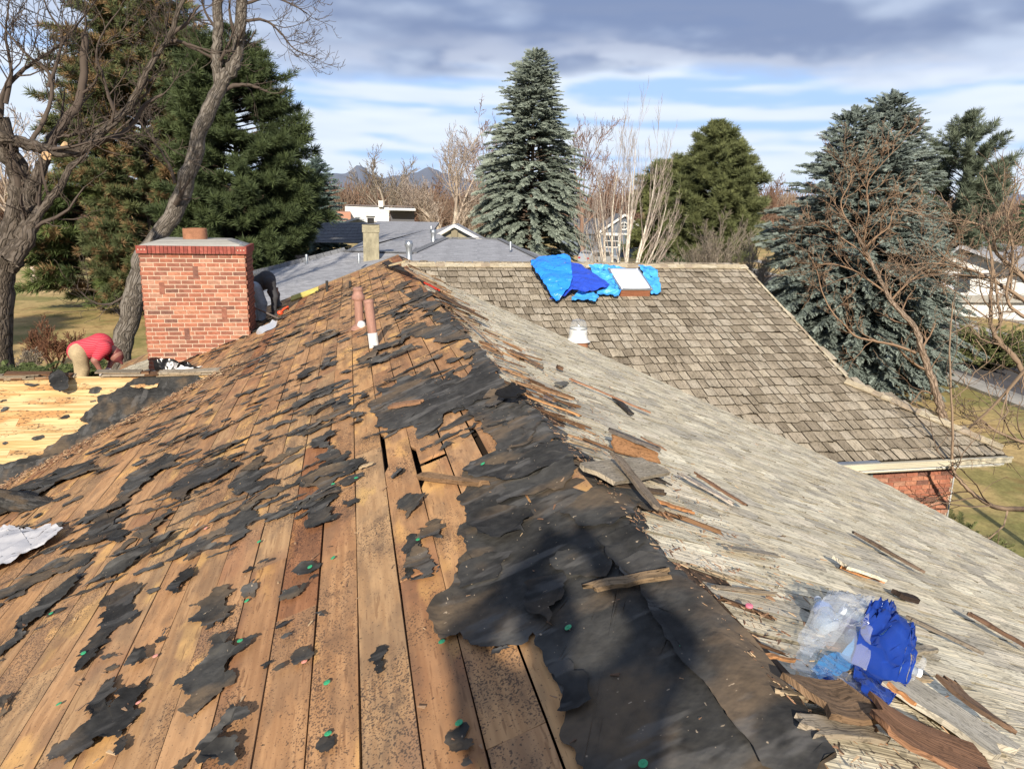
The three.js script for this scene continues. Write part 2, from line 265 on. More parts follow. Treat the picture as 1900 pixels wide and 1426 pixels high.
// ---------------------------------------------------------------- the house
const house = thing('house', 'low house with half-stripped wood shake roofs and a big brick chimney', 'house');
const chips = { m: [], c: [] };
{
  // stripped left slope: dark void under the boards, then the boards one by one
  const deck = place(part('roof_deck', box(19.4, 0.03, 6.4, -8.0, -0.12, 3.2), M.under, house), LEFT);
  const r = rng(5);
  const holes = onLeft(775, 862).concat(onLeft(730, 828), onLeft(905, 815));
  for (let row = 0; row < 33; row++) {
    const z0 = 0.012 + row * 0.1905; let x = 1.6 + r() * 1.2;
    const wrow = row % 7 === 5 ? 0.13 : 0.1905;
    while (x > -17.6) {
      let L = 2.2 + r() * 3.4, x1 = Math.max(x - L, -17.62), gap = 0.004 + r() * r() * 0.010, slit = null;
      const segs = [[x, x1]];
      for (let h = 0; h < 6; h += 2) if (holes[h + 1] > z0 && holes[h + 1] < z0 + 0.19 && holes[h] < x && holes[h] > x1) { if (h === 0) segs.splice(0, 1, [x, holes[h] + 0.045], [holes[h] - 0.045, x1]); slit = holes[h]; }
      for (const [a, b] of segs) {
        const len = a - b - 0.003, w = 0.1905 - gap; if (len < 0.1) continue;
        const g = new THREE.BoxGeometry(len, 0.019, w, Math.max(1, Math.round(len / (slit === null ? 0.6 : 0.08))), 1, 2);
        const P = g.attributes.position, ph = r() * 9, cup = (r() - 0.5) * 0.006, yl = r() * 0.003;
        for (let i = 0; i < P.count; i++) { const px = P.getX(i), pz = P.getZ(i); P.setY(i, P.getY(i) + yl + cup * (1 - Math.pow(2 * pz / w, 2)) + 0.0022 * Math.sin(px * 1.7 + ph)); P.setZ(i, pz - (slit !== null && pz > 0.01 && Math.abs(px + (a + b) / 2 - slit) < 0.34 ? 0.026 : 0) + 0.0015 * Math.sin(px * 2.3 + ph * 2)); }
        g.translate((a + b) / 2, -0.0125, z0 + w / 2); g.computeVertexNormals(); uvGrain(g, 4, r() * 4, r() * 4);
        const red = r(); part('board', g, red < 0.03 ? M.deckRed : M.deck[(r() * M.deck.length) | 0], deck);
      }
      x = x1;
    }
  }
  part('rake_board', box(0.03, 0.18, 6.5, -17.66, -0.08, 3.25), wood([0.30, 0.22, 0.15]), deck);
  part('ridge_board', box(18.6, 0.16, 0.035, -8.3, -0.15, 0.0), M.old[1], deck);

  // remnants of roofing felt
  let fk = 0;
  const addFelt = (pts, mat, lift = 1, o = {}) => { fk++; const base = (o.base ?? 0.003) + (fk % 9) * 0.0009; return part('felt_patch', sheet(pts, wrinkle(fk, lift, base), { seed: fk, amp: o.amp ?? 0.55, step: o.step ?? 0.035, fold: !o.flat, cell: o.cell ?? 0, curl: o.curl ?? 0.016 }), mat, deck); };
  const A = (list, sx, sy, k) => list.map(([x, y]) => onLeft(sx + x * k, sy + y * k));
  const Z7 = (l) => A(l, 0, 850, 0.4039), Z8 = (l) => A(l, 740, 850, 0.4039), Z5 = (l) => A(l, 550, 450, 0.31579), ZL = (l) => A(l, 0, 660, 0.29453);
  addFelt(Z8([[300, 60], [330, 20], [420, -20], [640, -40], [800, -50], [890, 0], [890, 60], [960, 110], [1060, 150], [1130, 190], [1200, 215], [1230, 240], [1110, 330], [1230, 470], [1350, 600], [1500, 760], [1640, 900], [1760, 1050], [1870, 1180], [2000, 1380], [2120, 1700], [1300, 1950], [860, 1750], [850, 1426], [810, 1340], [740, 1280], [770, 1160], [740, 1060], [715, 970], [680, 965], [650, 880], [620, 810], [600, 850], [540, 870], [470, 880], [330, 860], [290, 815], [200, 850], [170, 810], [150, 740], [180, 650], [240, 620], [270, 520], [310, 390], [280, 320], [330, 290], [290, 220], [265, 190], [310, 140], [290, 90]]), M.felt, 0.55, { amp: 0.35 });
  addFelt(Z5([[430, 940], [500, 910], [480, 860], [560, 850], [600, 810], [720, 780], [780, 750], [810, 800], [860, 820], [900, 770], [930, 755], [970, 800], [1000, 790], [1040, 740], [1040, 680], [960, 630], [1000, 590], [1100, 680], [1180, 780], [1250, 840], [1320, 880], [1390, 980], [1480, 1060], [1560, 1120], [1560, 1160], [1500, 1160], [1470, 1230], [1640, 1260], [1700, 1310], [1500, 1340], [1240, 1420], [1100, 1380], [980, 1350], [1050, 1290], [1180, 1240], [1190, 1200], [1100, 1080], [1060, 1060], [1000, 985], [950, 990], [870, 1030], [850, 1090], [720, 1160], [690, 1080], [540, 1130], [460, 1090], [470, 1010]]), M.felt2, 0.6, { amp: 0.3 });
  addFelt(Z5([[580, 260], [620, 235], [700, 300], [790, 350], [850, 410], [910, 470], [980, 530], [1010, 580], [900, 600], [800, 590], [830, 560], [740, 560], [690, 545], [580, 560], [600, 520], [740, 480], [880, 480], [800, 440], [760, 390], [690, 310]]), M.felt2, 0.8);
  addFelt(Z8([[1000, 500], [1110, 440], [1240, 500], [1350, 600], [1500, 760], [1640, 900], [1760, 1050], [1860, 1180], [1990, 1380], [1900, 1500], [1680, 1440], [1420, 1060], [1200, 780]]), M.felt2, 0.35, { base: 0.012, amp: 0.12 });
  for (const l of [[[750, 250], [860, 170], [1040, 150], [1130, 190], [1080, 280], [1000, 330], [860, 330], [800, 290]], [[310, 290], [430, 260], [560, 250], [600, 370], [480, 400], [330, 340]], [[700, 480], [870, 430], [990, 500], [960, 560], [870, 565], [760, 530]], [[590, 610], [760, 540], [700, 785], [600, 730]], [[920, 400], [1110, 330], [1240, 520], [1060, 590], [1000, 500]], [[265, 610], [290, 520], [430, 460], [540, 440], [460, 560], [330, 590]], [[480, 130], [700, 60], [880, 10], [760, 150], [460, 225]], [[690, 970], [790, 940], [880, 1010], [900, 1140], [840, 1180], [735, 1180], [760, 1090]]])
    addFelt(Z8(l), fk % 2 ? M.felt3 : M.felt, 1.0, { base: 0.010, amp: 0.4 });
  for (const l of [[[1250, 1080], [1290, 900], [1380, 990], [1420, 1120], [1390, 1180], [1250, 1250]], [[1110, 920], [1150, 880], [1230, 890], [1220, 950], [1180, 990], [1110, 970]], [[840, 990], [1000, 900], [1100, 930], [1000, 985], [880, 1020]], [[100, 1200], [200, 1110], [240, 1140], [170, 1190], [220, 1220], [250, 1270], [120, 1310], [70, 1220]], [[295, 1040], [330, 995], [380, 1010], [390, 1060], [330, 1085]], [[340, 890], [400, 885], [435, 905], [360, 925]], [[555, 420], [600, 415], [605, 460], [560, 460]], [[30, 1420], [110, 1340], [220, 1300], [310, 1290], [370, 1310], [350, 1340], [200, 1390], [60, 1440]], [[135, 1050], [230, 1000], [235, 1030], [150, 1060]], [[560, 1390], [600, 1330], [630, 1350], [600, 1390]], [[870, 700], [960, 680], [1040, 640], [1020, 690], [900, 715]], [[580, 560], [680, 530], [640, 590], [600, 625], [590, 600]], [[0, 790], [60, 750], [130, 740], [60, 800], [0, 830]], [[130, 740], [160, 690], [240, 670], [240, 720], [150, 760]], [[0, 960], [80, 890], [180, 850], [170, 880], [60, 950], [0, 985]], [[200, 960], [230, 935], [320, 930], [330, 960], [250, 985], [210, 1000]], [[40, 610], [150, 550], [300, 530], [180, 580], [60, 620]], [[260, 770], [300, 745], [330, 755], [290, 780]], [[350, 700], [450, 620], [560, 590], [600, 610], [480, 650], [380, 720]], [[450, 690], [520, 650], [540, 660], [480, 710]], [[830, 1240], [900, 1180], [960, 1190], [880, 1220]]])
    addFelt(Z5(l), M.felt2, 1.2, { amp: 0.65, step: 0.02 });
  for (const l of [
    [[218, 1375], [260, 1330], [330, 1310], [400, 1240], [405, 1160], [450, 1090], [500, 1020], [540, 1015], [545, 1050], [500, 1130], [520, 1165], [560, 1080], [640, 1070], [700, 1005], [690, 1070], [620, 1210], [560, 1260], [580, 1300], [560, 1385], [535, 1380], [555, 1300], [510, 1290], [440, 1310], [400, 1370], [300, 1420], [230, 1400]],
    [[800, 1060], [870, 1000], [940, 950], [960, 860], [1010, 830], [1060, 815], [1050, 880], [1110, 880], [1170, 830], [1195, 840], [1160, 880], [1080, 930], [1040, 980], [1090, 1000], [1085, 1040], [990, 1110], [930, 1160], [880, 1220], [860, 1190], [850, 1080]],
    [[875, 690], [990, 610], [1050, 590], [1095, 610], [1040, 660], [1080, 690], [1060, 740], [1010, 790], [1000, 750], [940, 800], [930, 770], [870, 740], [910, 710]],
    [[450, 740], [490, 650], [560, 600], [640, 590], [640, 625], [600, 680], [655, 700], [600, 760], [520, 800], [510, 850], [440, 900], [380, 990], [360, 1000], [380, 920], [410, 840], [470, 790]],
    [[0, 620], [100, 570], [180, 520], [300, 470], [440, 455], [380, 500], [250, 540], [150, 590], [60, 640], [0, 632]],
    [[0, 945], [30, 860], [90, 800], [100, 740], [200, 650], [330, 560], [385, 540], [360, 600], [250, 680], [200, 740], [80, 850], [20, 930]],
    [[275, 445], [360, 370], [440, 290], [500, 255], [580, 250], [575, 300], [545, 340], [570, 385], [450, 400], [330, 430]],
    [[595, 385], [650, 330], [740, 270], [780, 235], [805, 245], [790, 290], [740, 310], [690, 370], [640, 400]],
    [[1030, 360], [1050, 290], [1110, 250], [1160, 205], [1160, 250], [1190, 260], [1170, 290], [1130, 310], [1080, 400], [1050, 420], [1060, 370]],
    [[780, 600], [820, 540], [885, 505], [870, 570], [840, 620], [790, 640]], [[1285, 650], [1300, 620], [1380, 610], [1450, 545], [1470, 560], [1400, 620], [1340, 660], [1290, 668]],
    [[1340, 910], [1390, 870], [1430, 870], [1455, 905], [1420, 945], [1350, 960]], [[1460, 1320], [1500, 1290], [1545, 1290], [1545, 1340], [1510, 1370], [1470, 1350]],
    [[930, 1440], [935, 1330], [1010, 1270], [1060, 1200], [1080, 1165], [1130, 1180], [1170, 1210], [1130, 1240], [1050, 1270], [1020, 1320], [1110, 1310], [1130, 1340], [1100, 1390], [1090, 1440]],
    [[785, 1440], [830, 1390], [895, 1360], [870, 1400], [840, 1440]], [[1735, 880], [1765, 870], [1785, 900], [1760, 940], [1780, 990], [1745, 1010], [1735, 970]],
    [[1060, 140], [1110, 60], [1180, 0], [1230, 0], [1200, 60], [1250, 110], [1300, 95], [1290, 120], [1220, 140], [1140, 180], [1080, 170]],
    [[1395, 120], [1420, 90], [1530, 40], [1640, 10], [1650, 60], [1560, 90], [1550, 190], [1500, 240], [1520, 270], [1575, 270], [1540, 300], [1430, 335], [1405, 320], [1420, 280], [1385, 250], [1440, 190], [1470, 140]],
    [[780, 160], [850, 90], [960, 30], [1100, 0], [1110, 40], [1060, 60], [960, 130], [880, 150], [850, 200], [780, 190]],
    [[570, 140], [650, 60], [720, 10], [830, 0], [750, 60], [690, 100], [600, 180], [570, 230], [400, 310], [340, 310], [420, 250], [540, 200]],
    [[675, 620], [690, 605], [735, 590], [720, 615], [690, 630]], [[1270, 780], [1300, 755], [1350, 750], [1310, 790]], [[1300, 840], [1340, 815], [1355, 820], [1320, 845]], [[1120, 620], [1180, 570], [1190, 600], [1170, 650], [1120, 650]], [[1190, 965], [1230, 940], [1265, 940], [1220, 975]], [[1260, 995], [1300, 965], [1325, 970], [1280, 1000]], [[1455, 738], [1490, 725], [1520, 738], [1480, 748]], [[575, 970], [640, 900], [690, 905], [700, 930], [620, 970]], [[475, 925], [520, 910], [560, 918], [500, 935]], [[485, 975], [530, 945], [550, 960], [500, 985]], [[715, 850], [750, 790], [785, 775], [770, 830]], [[5, 1140], [40, 1090], [70, 1100], [40, 1170], [0, 1210]], [[1350, 540], [1390, 505], [1480, 490], [1440, 530], [1370, 550]], [[1115, 530], [1150, 500], [1170, 510], [1130, 535]], [[1195, 495], [1245, 490], [1240, 510], [1200, 515]], [[1560, 200], [1640, 185], [1650, 210], [1590, 235]], [[1800, 90], [1830, 60], [1860, 50], [1850, 80]]])
    addFelt(Z7(l), fk % 3 ? M.felt : M.felt3, 1.0, { amp: 0.62, step: 0.011 });
  for (const l of [[[0, 215], [50, 185], [140, 195], [120, 225], [40, 290], [50, 260]], [[40, 440], [60, 355], [110, 410], [90, 485], [60, 565], [35, 510], [160, 555]], [[235, 1270], [280, 1232], [320, 1225], [358, 1330], [330, 1360], [240, 1370], [220, 1300]], [[80, 345], [130, 330], [150, 290], [205, 285], [195, 350], [205, 390], [140, 385], [90, 380]], [[430, 930], [500, 885], [540, 890], [470, 925]], [[40, 480], [100, 410], [140, 440], [165, 545], [120, 575], [50, 520]], [[270, 1335], [290, 1325], [300, 1345], [280, 1350]], [[305, 1400], [340, 1385], [355, 1430], [310, 1440]]])
    addFelt(Z8(l), M.felt, 1.1, { amp: 0.6, step: 0.011 });
  // smaller torn strips farther up the slope, drawn out up and down it
  const scraps = []; scraps.big = 0;
  for (let i = 0; i < 760; i++) {
    const x = -4.2 - Math.pow(r(), 1.1) * 13, z = 0.25 + Math.pow(r(), 0.85) * 4.4; if (r() > 0.5 + 1.2 * sst(0.38, 0.62, fbm(x * 0.6, z * 0.9, 301, 3))) continue;
    const la = 0.05 + r() * r() * 0.40, wd = 0.015 + r() * r() * 0.10, sk = (r() - 0.5) * 1.4, n = 8 + (r() * 5 | 0), pts = [];
    for (let k = 0; k < n; k++) { const t = k / n * 6.283, q = 0.55 + r() * 0.7; pts.push([x + Math.cos(t) * wd * q + Math.sin(t) * la * sk * 0.5, Math.max(0.03, z + Math.sin(t) * la * q)]); }
    if (la > 0.13 && scraps.big < 150) { scraps.big++; addFelt(pts, r() < 0.5 ? M.felt2 : M.felt, 1.1 + r(), { amp: 0.75, step: 0.03, flat: true, cell: 0.11 }); }
    else { fk++; scraps.push(sheet(pts, wrinkle(fk, 0.8, 0.003 + (fk % 9) * 0.0007), { seed: fk, amp: 0.7, step: 0.035, cell: 0.13 })); }
  }
  part('felt_scraps', mergeGeometries(scraps), M.felt2, deck).userData.kind = 'stuff';
  // plastic cap nails
  const capG = new THREE.LatheGeometry([[0, 0.0045], [0.0035, 0.0045], [0.004, 0.0025], [0.0075, 0.0032], [0.0125, 0.002], [0.013, 0.0]].map((p) => new THREE.Vector2(...p)), 16);
  const green = std([0.035, 0.30, 0.13], 0.5), pink = std([0.62, 0.26, 0.20], 0.5);
  const nail = (l, f, m) => { for (const [x, y] of l) { const [a, b] = f([[x, y]])[0]; if (b < 0.01) continue; const n = part('cap_nail', capG, m, deck); n.position.set(a, 0.014 + (r() * 0.003), b); n.rotation.set((r() - 0.5) * 0.3, r() * 6, (r() - 0.5) * 0.3); n.scale.setScalar(1.0); } };
  nail([[50, 222], [95, 382], [205, 858], [785, 793], [1045, 516], [1310, 883], [285, 1232], [1130, 1420], [390, 35]], Z8, green);
  nail([[278, 1138], [1140, 665], [1110, 850], [1515, 1278], [1535, 467], [1430, 510], [1540, 285], [1535, 127], [1195, 392], [390, 905], [640, 460], [1510, 1045], [240, 720], [1640, 98]], Z7, green);
  nail([[645, 1133], [720, 918], [1405, 945], [950, 330]], Z7, pink);

  // splinters strewn over boards and felt, and along the left valley
  for (let i = 0; i < 1100; i++) { const x = 0.4 - Math.pow(r(), 1.6) * 16, z = r() * 4.6; chips.m.push([LEFT, x, 0.012, z, 0.25 + r() * r() * 1.0]); }
}
function shakeGeo(r, w, len, T, rag = 0.014, dark = 0.3) {           // one split shake: wedge with an uneven butt, butt at z = 0
  const nx = 3, pos = [], quad = (a, b, c, d) => pos.push(...a, ...b, ...c, ...a, ...c, ...d);
  const butt = [], mid = [], top = []; const wob = (r() - 0.5) * 0.008;
  for (let i = 0; i <= nx; i++) { const x = (i / nx - 0.5) * w, b = (r() - 0.5) * 2 * rag, y = T * (0.85 + 0.3 * r()) + wob * (i / nx - 0.5) * 2; butt.push([x + (i % nx ? 0 : (r() - 0.5) * 0.006), y, b]); mid.push([x, T * 0.55 + (r() - 0.5) * 0.003, -len * 0.5]); top.push([x, -0.002, -len]); }
  for (let i = 0; i < nx; i++) { quad(butt[i], butt[i + 1], mid[i + 1], mid[i]); quad(mid[i], mid[i + 1], top[i + 1], top[i]); quad([butt[i][0], -0.004, butt[i][2]], [butt[i + 1][0], -0.004, butt[i + 1][2]], butt[i + 1], butt[i]); }
  for (const i of [0, nx]) { const a = [butt[i][0], -0.004, butt[i][2]], b = [mid[i][0], -0.004, mid[i][2]], s = [a, butt[i], mid[i], b], t2 = [b, mid[i], top[i], [top[i][0], -0.006, top[i][2]]]; if (i) { s.reverse(); t2.reverse(); } quad(...s); quad(...t2); }
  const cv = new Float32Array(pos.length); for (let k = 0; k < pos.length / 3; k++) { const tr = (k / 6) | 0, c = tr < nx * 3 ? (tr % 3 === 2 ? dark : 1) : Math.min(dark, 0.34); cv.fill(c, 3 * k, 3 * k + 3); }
  const g = new THREE.BufferGeometry(); g.setAttribute('position', new THREE.Float32BufferAttribute(pos, 3)); g.setAttribute('color', new THREE.BufferAttribute(cv, 3)); g.setAttribute('uv', new THREE.Float32BufferAttribute(new Float32Array(pos.length / 3 * 2), 2)); g.computeVertexNormals(); return uvGrain(g, 1, r(), r(), 'z');
}
function shakeField(parent, partName, stuffName, rows, mats, matV, tints, seed, { exposure, T, wmin, wmax, y0 = 0, keep, near, rag, limit = 300, dark = 0.3, lifts = 0.04, gap = 0.006, wob = 0.014 }) {
  const r = rng(seed), variants = [], all = [];
  for (let k = 0; k < 18; k++) variants.push(shakeGeo(r, 1, exposure * 2, T, rag, dark));
  for (let j = 0; j < rows.n; j++) {
    const z = (j + 1) * exposure; let x = rows.x0(z);
    while (x < rows.x1(z)) { const w = wmin + r() * (wmax - wmin); if (!keep || keep(x + w / 2, z)) all.push({ x: x + w / 2, z: z + (r() - 0.5) * exposure * 0.16, w: w - gap - r() * gap, k: (r() * 18) | 0, m: (r() * mats.length) | 0, s: near(x, z), yaw: (r() - 0.5) * 0.05, lift: r() < lifts ? 0.03 + r() * 0.05 : (r() - 0.5) * wob }); x += w; }
  }
  const order = all.slice().sort((a, b) => b.s - a.s), cut = order[Math.min(limit, order.length) - 1].s, rest = [], mm = new THREE.Matrix4(), e = new THREE.Euler(); let n = 0;
  for (const a of all) {
    e.set(-a.lift, a.yaw, 0); mm.makeRotationFromEuler(e); mm.scale(V(a.w, 1, 1)); mm.setPosition(a.x, y0, a.z);
    if (a.s >= cut && n < limit) { n++; const o = part(partName, variants[a.k], mats[a.m], parent); o.position.set(a.x, y0, a.z); o.rotation.copy(e); o.scale.set(a.w, 1, 1); }
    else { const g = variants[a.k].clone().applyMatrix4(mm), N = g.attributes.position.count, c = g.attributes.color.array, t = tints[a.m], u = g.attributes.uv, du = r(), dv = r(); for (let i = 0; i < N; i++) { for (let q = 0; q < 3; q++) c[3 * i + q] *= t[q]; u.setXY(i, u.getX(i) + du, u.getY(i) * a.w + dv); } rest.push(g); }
  }
  for (const g of variants) { const u = g.attributes.uv; for (let i = 0; i < u.count; i++) u.setY(i, u.getY(i) * 0.16); }
  if (rest.length) part(stuffName, mergeGeometries(rest), matV, parent).userData.kind = 'stuff';
}
const tintsOf = (ms) => ms.map((m) => [m.color.r, m.color.g, m.color.b]);
{
  // right slope: pale weathered shakes
  const slab = place(part('pale_shake_roof', box(20.5, 0.05, 6.22, 7.9, -0.055, 3.11), wood([0.12, 0.08, 0.055]), house), RIGHT);
  const eyeR = camera.position.clone().applyMatrix4(RIGHT.inv);
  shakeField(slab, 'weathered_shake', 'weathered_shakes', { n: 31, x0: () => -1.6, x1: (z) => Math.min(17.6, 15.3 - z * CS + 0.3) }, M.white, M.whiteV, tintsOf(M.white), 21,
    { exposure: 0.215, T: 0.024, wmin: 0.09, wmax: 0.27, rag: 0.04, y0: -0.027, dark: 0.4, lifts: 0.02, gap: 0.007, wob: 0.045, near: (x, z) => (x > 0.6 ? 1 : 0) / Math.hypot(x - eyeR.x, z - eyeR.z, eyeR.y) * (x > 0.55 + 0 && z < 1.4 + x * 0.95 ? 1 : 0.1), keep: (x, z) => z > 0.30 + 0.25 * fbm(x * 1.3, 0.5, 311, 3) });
  part('eave_board', box(17.5, 0.16, 0.03, 7.2, -0.13, 6.2), M.cream, slab);
  // brown rotten starter wood left along the ridge
  const r = rng(31);
  for (let i = 0; i < 160; i++) {
    const x = -1.2 + Math.pow(r(), 1.05) * 18, z = 0.02 + r() * (0.42 + 0.12 * Math.sin(x)), L = 0.12 + r() * r() * 0.5, w = 0.012 + r() * r() * 0.06, g = new THREE.BoxGeometry(w, 0.006 + r() * 0.012, L, 1, 1, 2);
    const P = g.attributes.position; for (let k = 0; k < P.count; k++) if (Math.abs(P.getZ(k)) > L * 0.4) { P.setX(k, P.getX(k) * (0.25 + r() * 0.7)); P.setZ(k, P.getZ(k) + (r() - 0.5) * 0.06); }
    g.computeVertexNormals(); uvGrain(g, 1, r(), r(), 'z');
    const o = part('splintered_shake', g, M.old[(r() * 5) | 0], slab); o.position.set(x, 0.0 + r() * 0.028, z + L * 0.3); o.rotation.set((r() - 0.5) * 0.12, (r() - 0.5) * 0.8, (r() - 0.5) * 0.3);
  }
  for (let i = 0; i < 6500; i++) { const x = -1 + Math.pow(r(), 1.7) * 17; chips.m.push([RIGHT, x, 0.010 + r() * 0.012, 0.02 + Math.pow(r(), 1.9) * 0.95, 0.18 + r() * r() * 0.75]); }
  for (let i = 0; i < 120; i++) chips.m.push([RIGHT, r() * 12, 0.018, 0.5 + r() * 4, 0.3 + r() * 0.6]);

  // wing that runs to the right: brown shakes, ridge caps, hip, gutter, wall
  const wing = place(part('brown_shake_roof', box(7.1, 0.05, 6.19, 4.6, -0.055, 3.1), wood([0.10, 0.07, 0.05]), house), WING);
  const eyeW = camera.position.clone().applyMatrix4(WING.inv), edge = (z) => 8.16 + Math.max(0, z * CS - 4.0) * 0.86;
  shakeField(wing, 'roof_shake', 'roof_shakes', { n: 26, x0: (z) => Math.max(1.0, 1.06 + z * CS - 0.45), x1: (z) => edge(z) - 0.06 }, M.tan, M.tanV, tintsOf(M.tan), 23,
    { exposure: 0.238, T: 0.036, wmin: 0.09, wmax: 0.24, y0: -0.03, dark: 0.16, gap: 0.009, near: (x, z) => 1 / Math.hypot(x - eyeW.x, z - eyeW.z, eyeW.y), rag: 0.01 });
  const capM = [[0.55, 0.47, 0.34], [0.44, 0.36, 0.27], [0.62, 0.55, 0.42]].map((c) => wood(c));
  for (let i = 0; i < 40; i++) { const x = 1.1 + i * 0.178; for (const s of [0, 1]) { const g = new THREE.BoxGeometry(0.3, 0.014, 0.13); uvGrain(g, 1, r(), r()); const o = part('ridge_cap', g, capM[(r() * 3) | 0], wing); o.position.set(x, 0.022 + 0.004 * s - (s ? 0.045 : 0), s ? -0.075 : 0.055); o.rotation.set(s ? -2 * TH : 0, 0, 0.03 + r() * 0.04); } }
  const h0 = V(8.12, 0, 4.0 / CS), h1 = V(9.62, 0, 6.05), hd = h1.clone().sub(h0), hn = 15;
  for (let i = 0; i < hn; i++) { const g = new THREE.BoxGeometry(0.30, 0.016, 0.15); uvGrain(g, 1, r(), r()); const o = part('hip_cap', g, capM[(r() * 3) | 0], wing); o.position.copy(h0).addScaledVector(hd, (i + 0.3) / hn).add(V(0, 0.026, 0)); o.rotation.set(0, -Math.atan2(hd.z, hd.x), 0.05); }
  const tri = new THREE.BufferGeometry(); const e0 = V(8.15, -0.05, 4.0 / CS - 0.05), e1 = V(8.15, -0.05, 6.19), e2 = V(9.7, -0.05, 6.19); tri.setAttribute('position', new THREE.Float32BufferAttribute([e0, e1, e2].flatMap((p) => p.toArray()), 3)); tri.setAttribute('uv', new THREE.Float32BufferAttribute([0, 0, 1, 0, 1, 1], 2)); tri.computeVertexNormals(); part('hip_deck', tri, std([0.1, 0.07, 0.05], 0.9, { side: THREE.DoubleSide }), wing);
  for (let i = 0; i < 24; i++) { const g = new THREE.BoxGeometry(0.05, 0.03, 0.26); uvGrain(g, 1, r(), r(), 'z'); part('rake_edge', g, capM[(r() * 3) | 0], wing).position.set(8.15, 0.004 + r() * 0.006, 0.12 + i * 0.175); }
  // in house axes
  const W = (x, y, z) => V(x, EYE + y, z);
  const ez = -9.22, ey = -3.56;
  part('gutter', box(2.95, 0.07, 0.11, 8.12, EYE + ey - 0.038, ez + 0.07), M.cream, house); part('gutter_lip', box(2.95, 0.022, 0.03, 8.12, EYE + ey + 0.012, ez + 0.13), M.cream, house);
  part('fascia', box(2.95, 0.09, 0.025, 8.12, EYE + ey - 0.105, ez - 0.01), M.paintWhite, house); part('gutter_flashing', box(0.75, 0.012, 0.10, 7.0, EYE + ey + 0.03, ez + 0.07), M.steel, house);
  part('soffit', box(2.9, 0.015, 0.9, 8.1, EYE + ey - 0.165, ez - 0.46), M.cream, house);
  const wz = -9.75, cx = ATZ(1770, 872, wz).x, bx0 = ATZ(1618, 872, wz).x;
  const wall = part('brick_wall', box(cx - 1.2, 2.5, 0.2, (cx + 1.2) / 2, 1.22, wz - 0.11), M.mortar, house);
  for (let c = 0; c < 22; c++) { let x = bx0 + (c % 2 ? 0.0 : -0.1); const y = 2.42 - c * 0.0727; while (x < cx) { const a = Math.max(x, bx0), b = Math.min(x + 0.197, cx); if (b - a > 0.04) { const o = part('wall_brick', uvXZ(box(b - a, 0.062, 0.02), 0.5, r(), r()), M.brick[(r() * 6) | 0], wall); o.position.set((a + b) / 2, y, wz); } x += 0.207; } }
  const sh = part('shutter', box(0.46, 1.3, 0.03, bx0 - 0.27, 1.8, wz + 0.01), std([0.05, 0.065, 0.06], 0.6), house);
  for (let i = 0; i < 16; i++) { const s = part('slat', box(0.40, 0.05, 0.012), std([0.10, 0.12, 0.115], 0.6), sh); s.position.set(bx0 - 0.30, 2.36 - i * 0.075, wz + 0.035); s.rotation.x = 0.6; }
  part('shutter_frame', box(0.06, 1.3, 0.05, bx0 - 0.035, 1.8, wz + 0.02), std([0.16, 0.18, 0.17], 0.6), house);
  part('corner_trim', box(0.02, 2.4, 0.02, cx + 0.012, 1.2, wz + 0.005), M.paintWhite, house);
  part('end_wall', box(0.2, 2.4, 7.0, cx - 0.1, 1.2, -13.4), M.brick[0], house);
  part('right_wall', box(0.2, 2.5, 11, 6.0, 1.25, -4.2), M.brick[1], house);
  part('left_wall', box(0.2, 2.2, 9, -4.4, 1.1, -4.2), M.brick[1], house); part('front_wall', box(10.4, 2.3, 0.2, 0.8, 1.15, 1.0), M.brick[1], house);
  // left wing: pale boards, valley felt, ridge stack
  const lw = place(part('left_wing_deck', box(12, 0.03, 3.4, -7.6, -0.06, 1.7), M.under, house), LWING);
  for (let j = 0; j < 22; j++) { let x = -13; const z0 = 0.03 + j * 0.15; while (x < -1.4) { const L = 1.6 + r() * 3, x1 = Math.min(x + L, -1.35); const g = new THREE.BoxGeometry(x1 - x - 0.003, 0.018, 0.15 - 0.003 - r() * 0.006); uvGrain(g, 4, r() * 4, r() * 4); part('sheathing_board', g, M.pale[(r() * 3) | 0], lw).position.set((x + x1) / 2, -0.012 + r() * 0.003, z0 + 0.075); x = x1; } }
  let q = 700; const LF = (l) => l.map(([x, y]) => { const p = pick(LWING, x * 0.29453, 660 + y * 0.29453); return [p.x, p.z]; });
  const lf = (l, m, lift = 0.8, base = 0.004) => part('felt_patch', sheet(LF(l), wrinkle(++q, lift, base), { seed: q, amp: 0.45, step: 0.05, cell: 0.12 }), m, lw);
  lf([[0, 680], [130, 650], [270, 620], [300, 570], [460, 490], [560, 430], [500, 400], [540, 350], [620, 300], [640, 250], [740, 205], [800, 170], [1000, 130], [1280, 140], [1400, 130], [1300, 230], [1150, 330], [950, 430], [700, 540], [500, 640], [250, 760], [60, 860], [-80, 900], [-100, 720]], M.felt);
  lf([[-100, 720], [130, 690], [300, 640], [480, 560], [700, 460], [1000, 310], [1200, 200], [1300, 230], [1100, 360], [800, 520], [500, 660], [200, 800], [-100, 920]], M.felt2, 0.5, 0.012);
  for (const l of [[[820, 195], [880, 185], [1000, 180], [990, 205], [860, 208]]]) lf(l, M.pale[0], 0.2, 0.02);
  for (const l of [[[555, 235], [600, 195], [640, 210], [600, 240]], [[360, 400], [430, 370], [440, 385], [390, 400]], [[195, 525], [270, 500], [280, 515], [220, 535]], [[0, 355], [20, 325], [60, 325], [30, 350]], [[0, 290], [40, 275], [45, 285], [0, 300]], [[150, 180], [250, 180], [240, 190], [160, 190]], [[15, 550], [35, 540], [50, 552], [30, 562]], [[565, 285], [600, 280], [605, 290], [570, 295]]]) lf(l, M.felt);
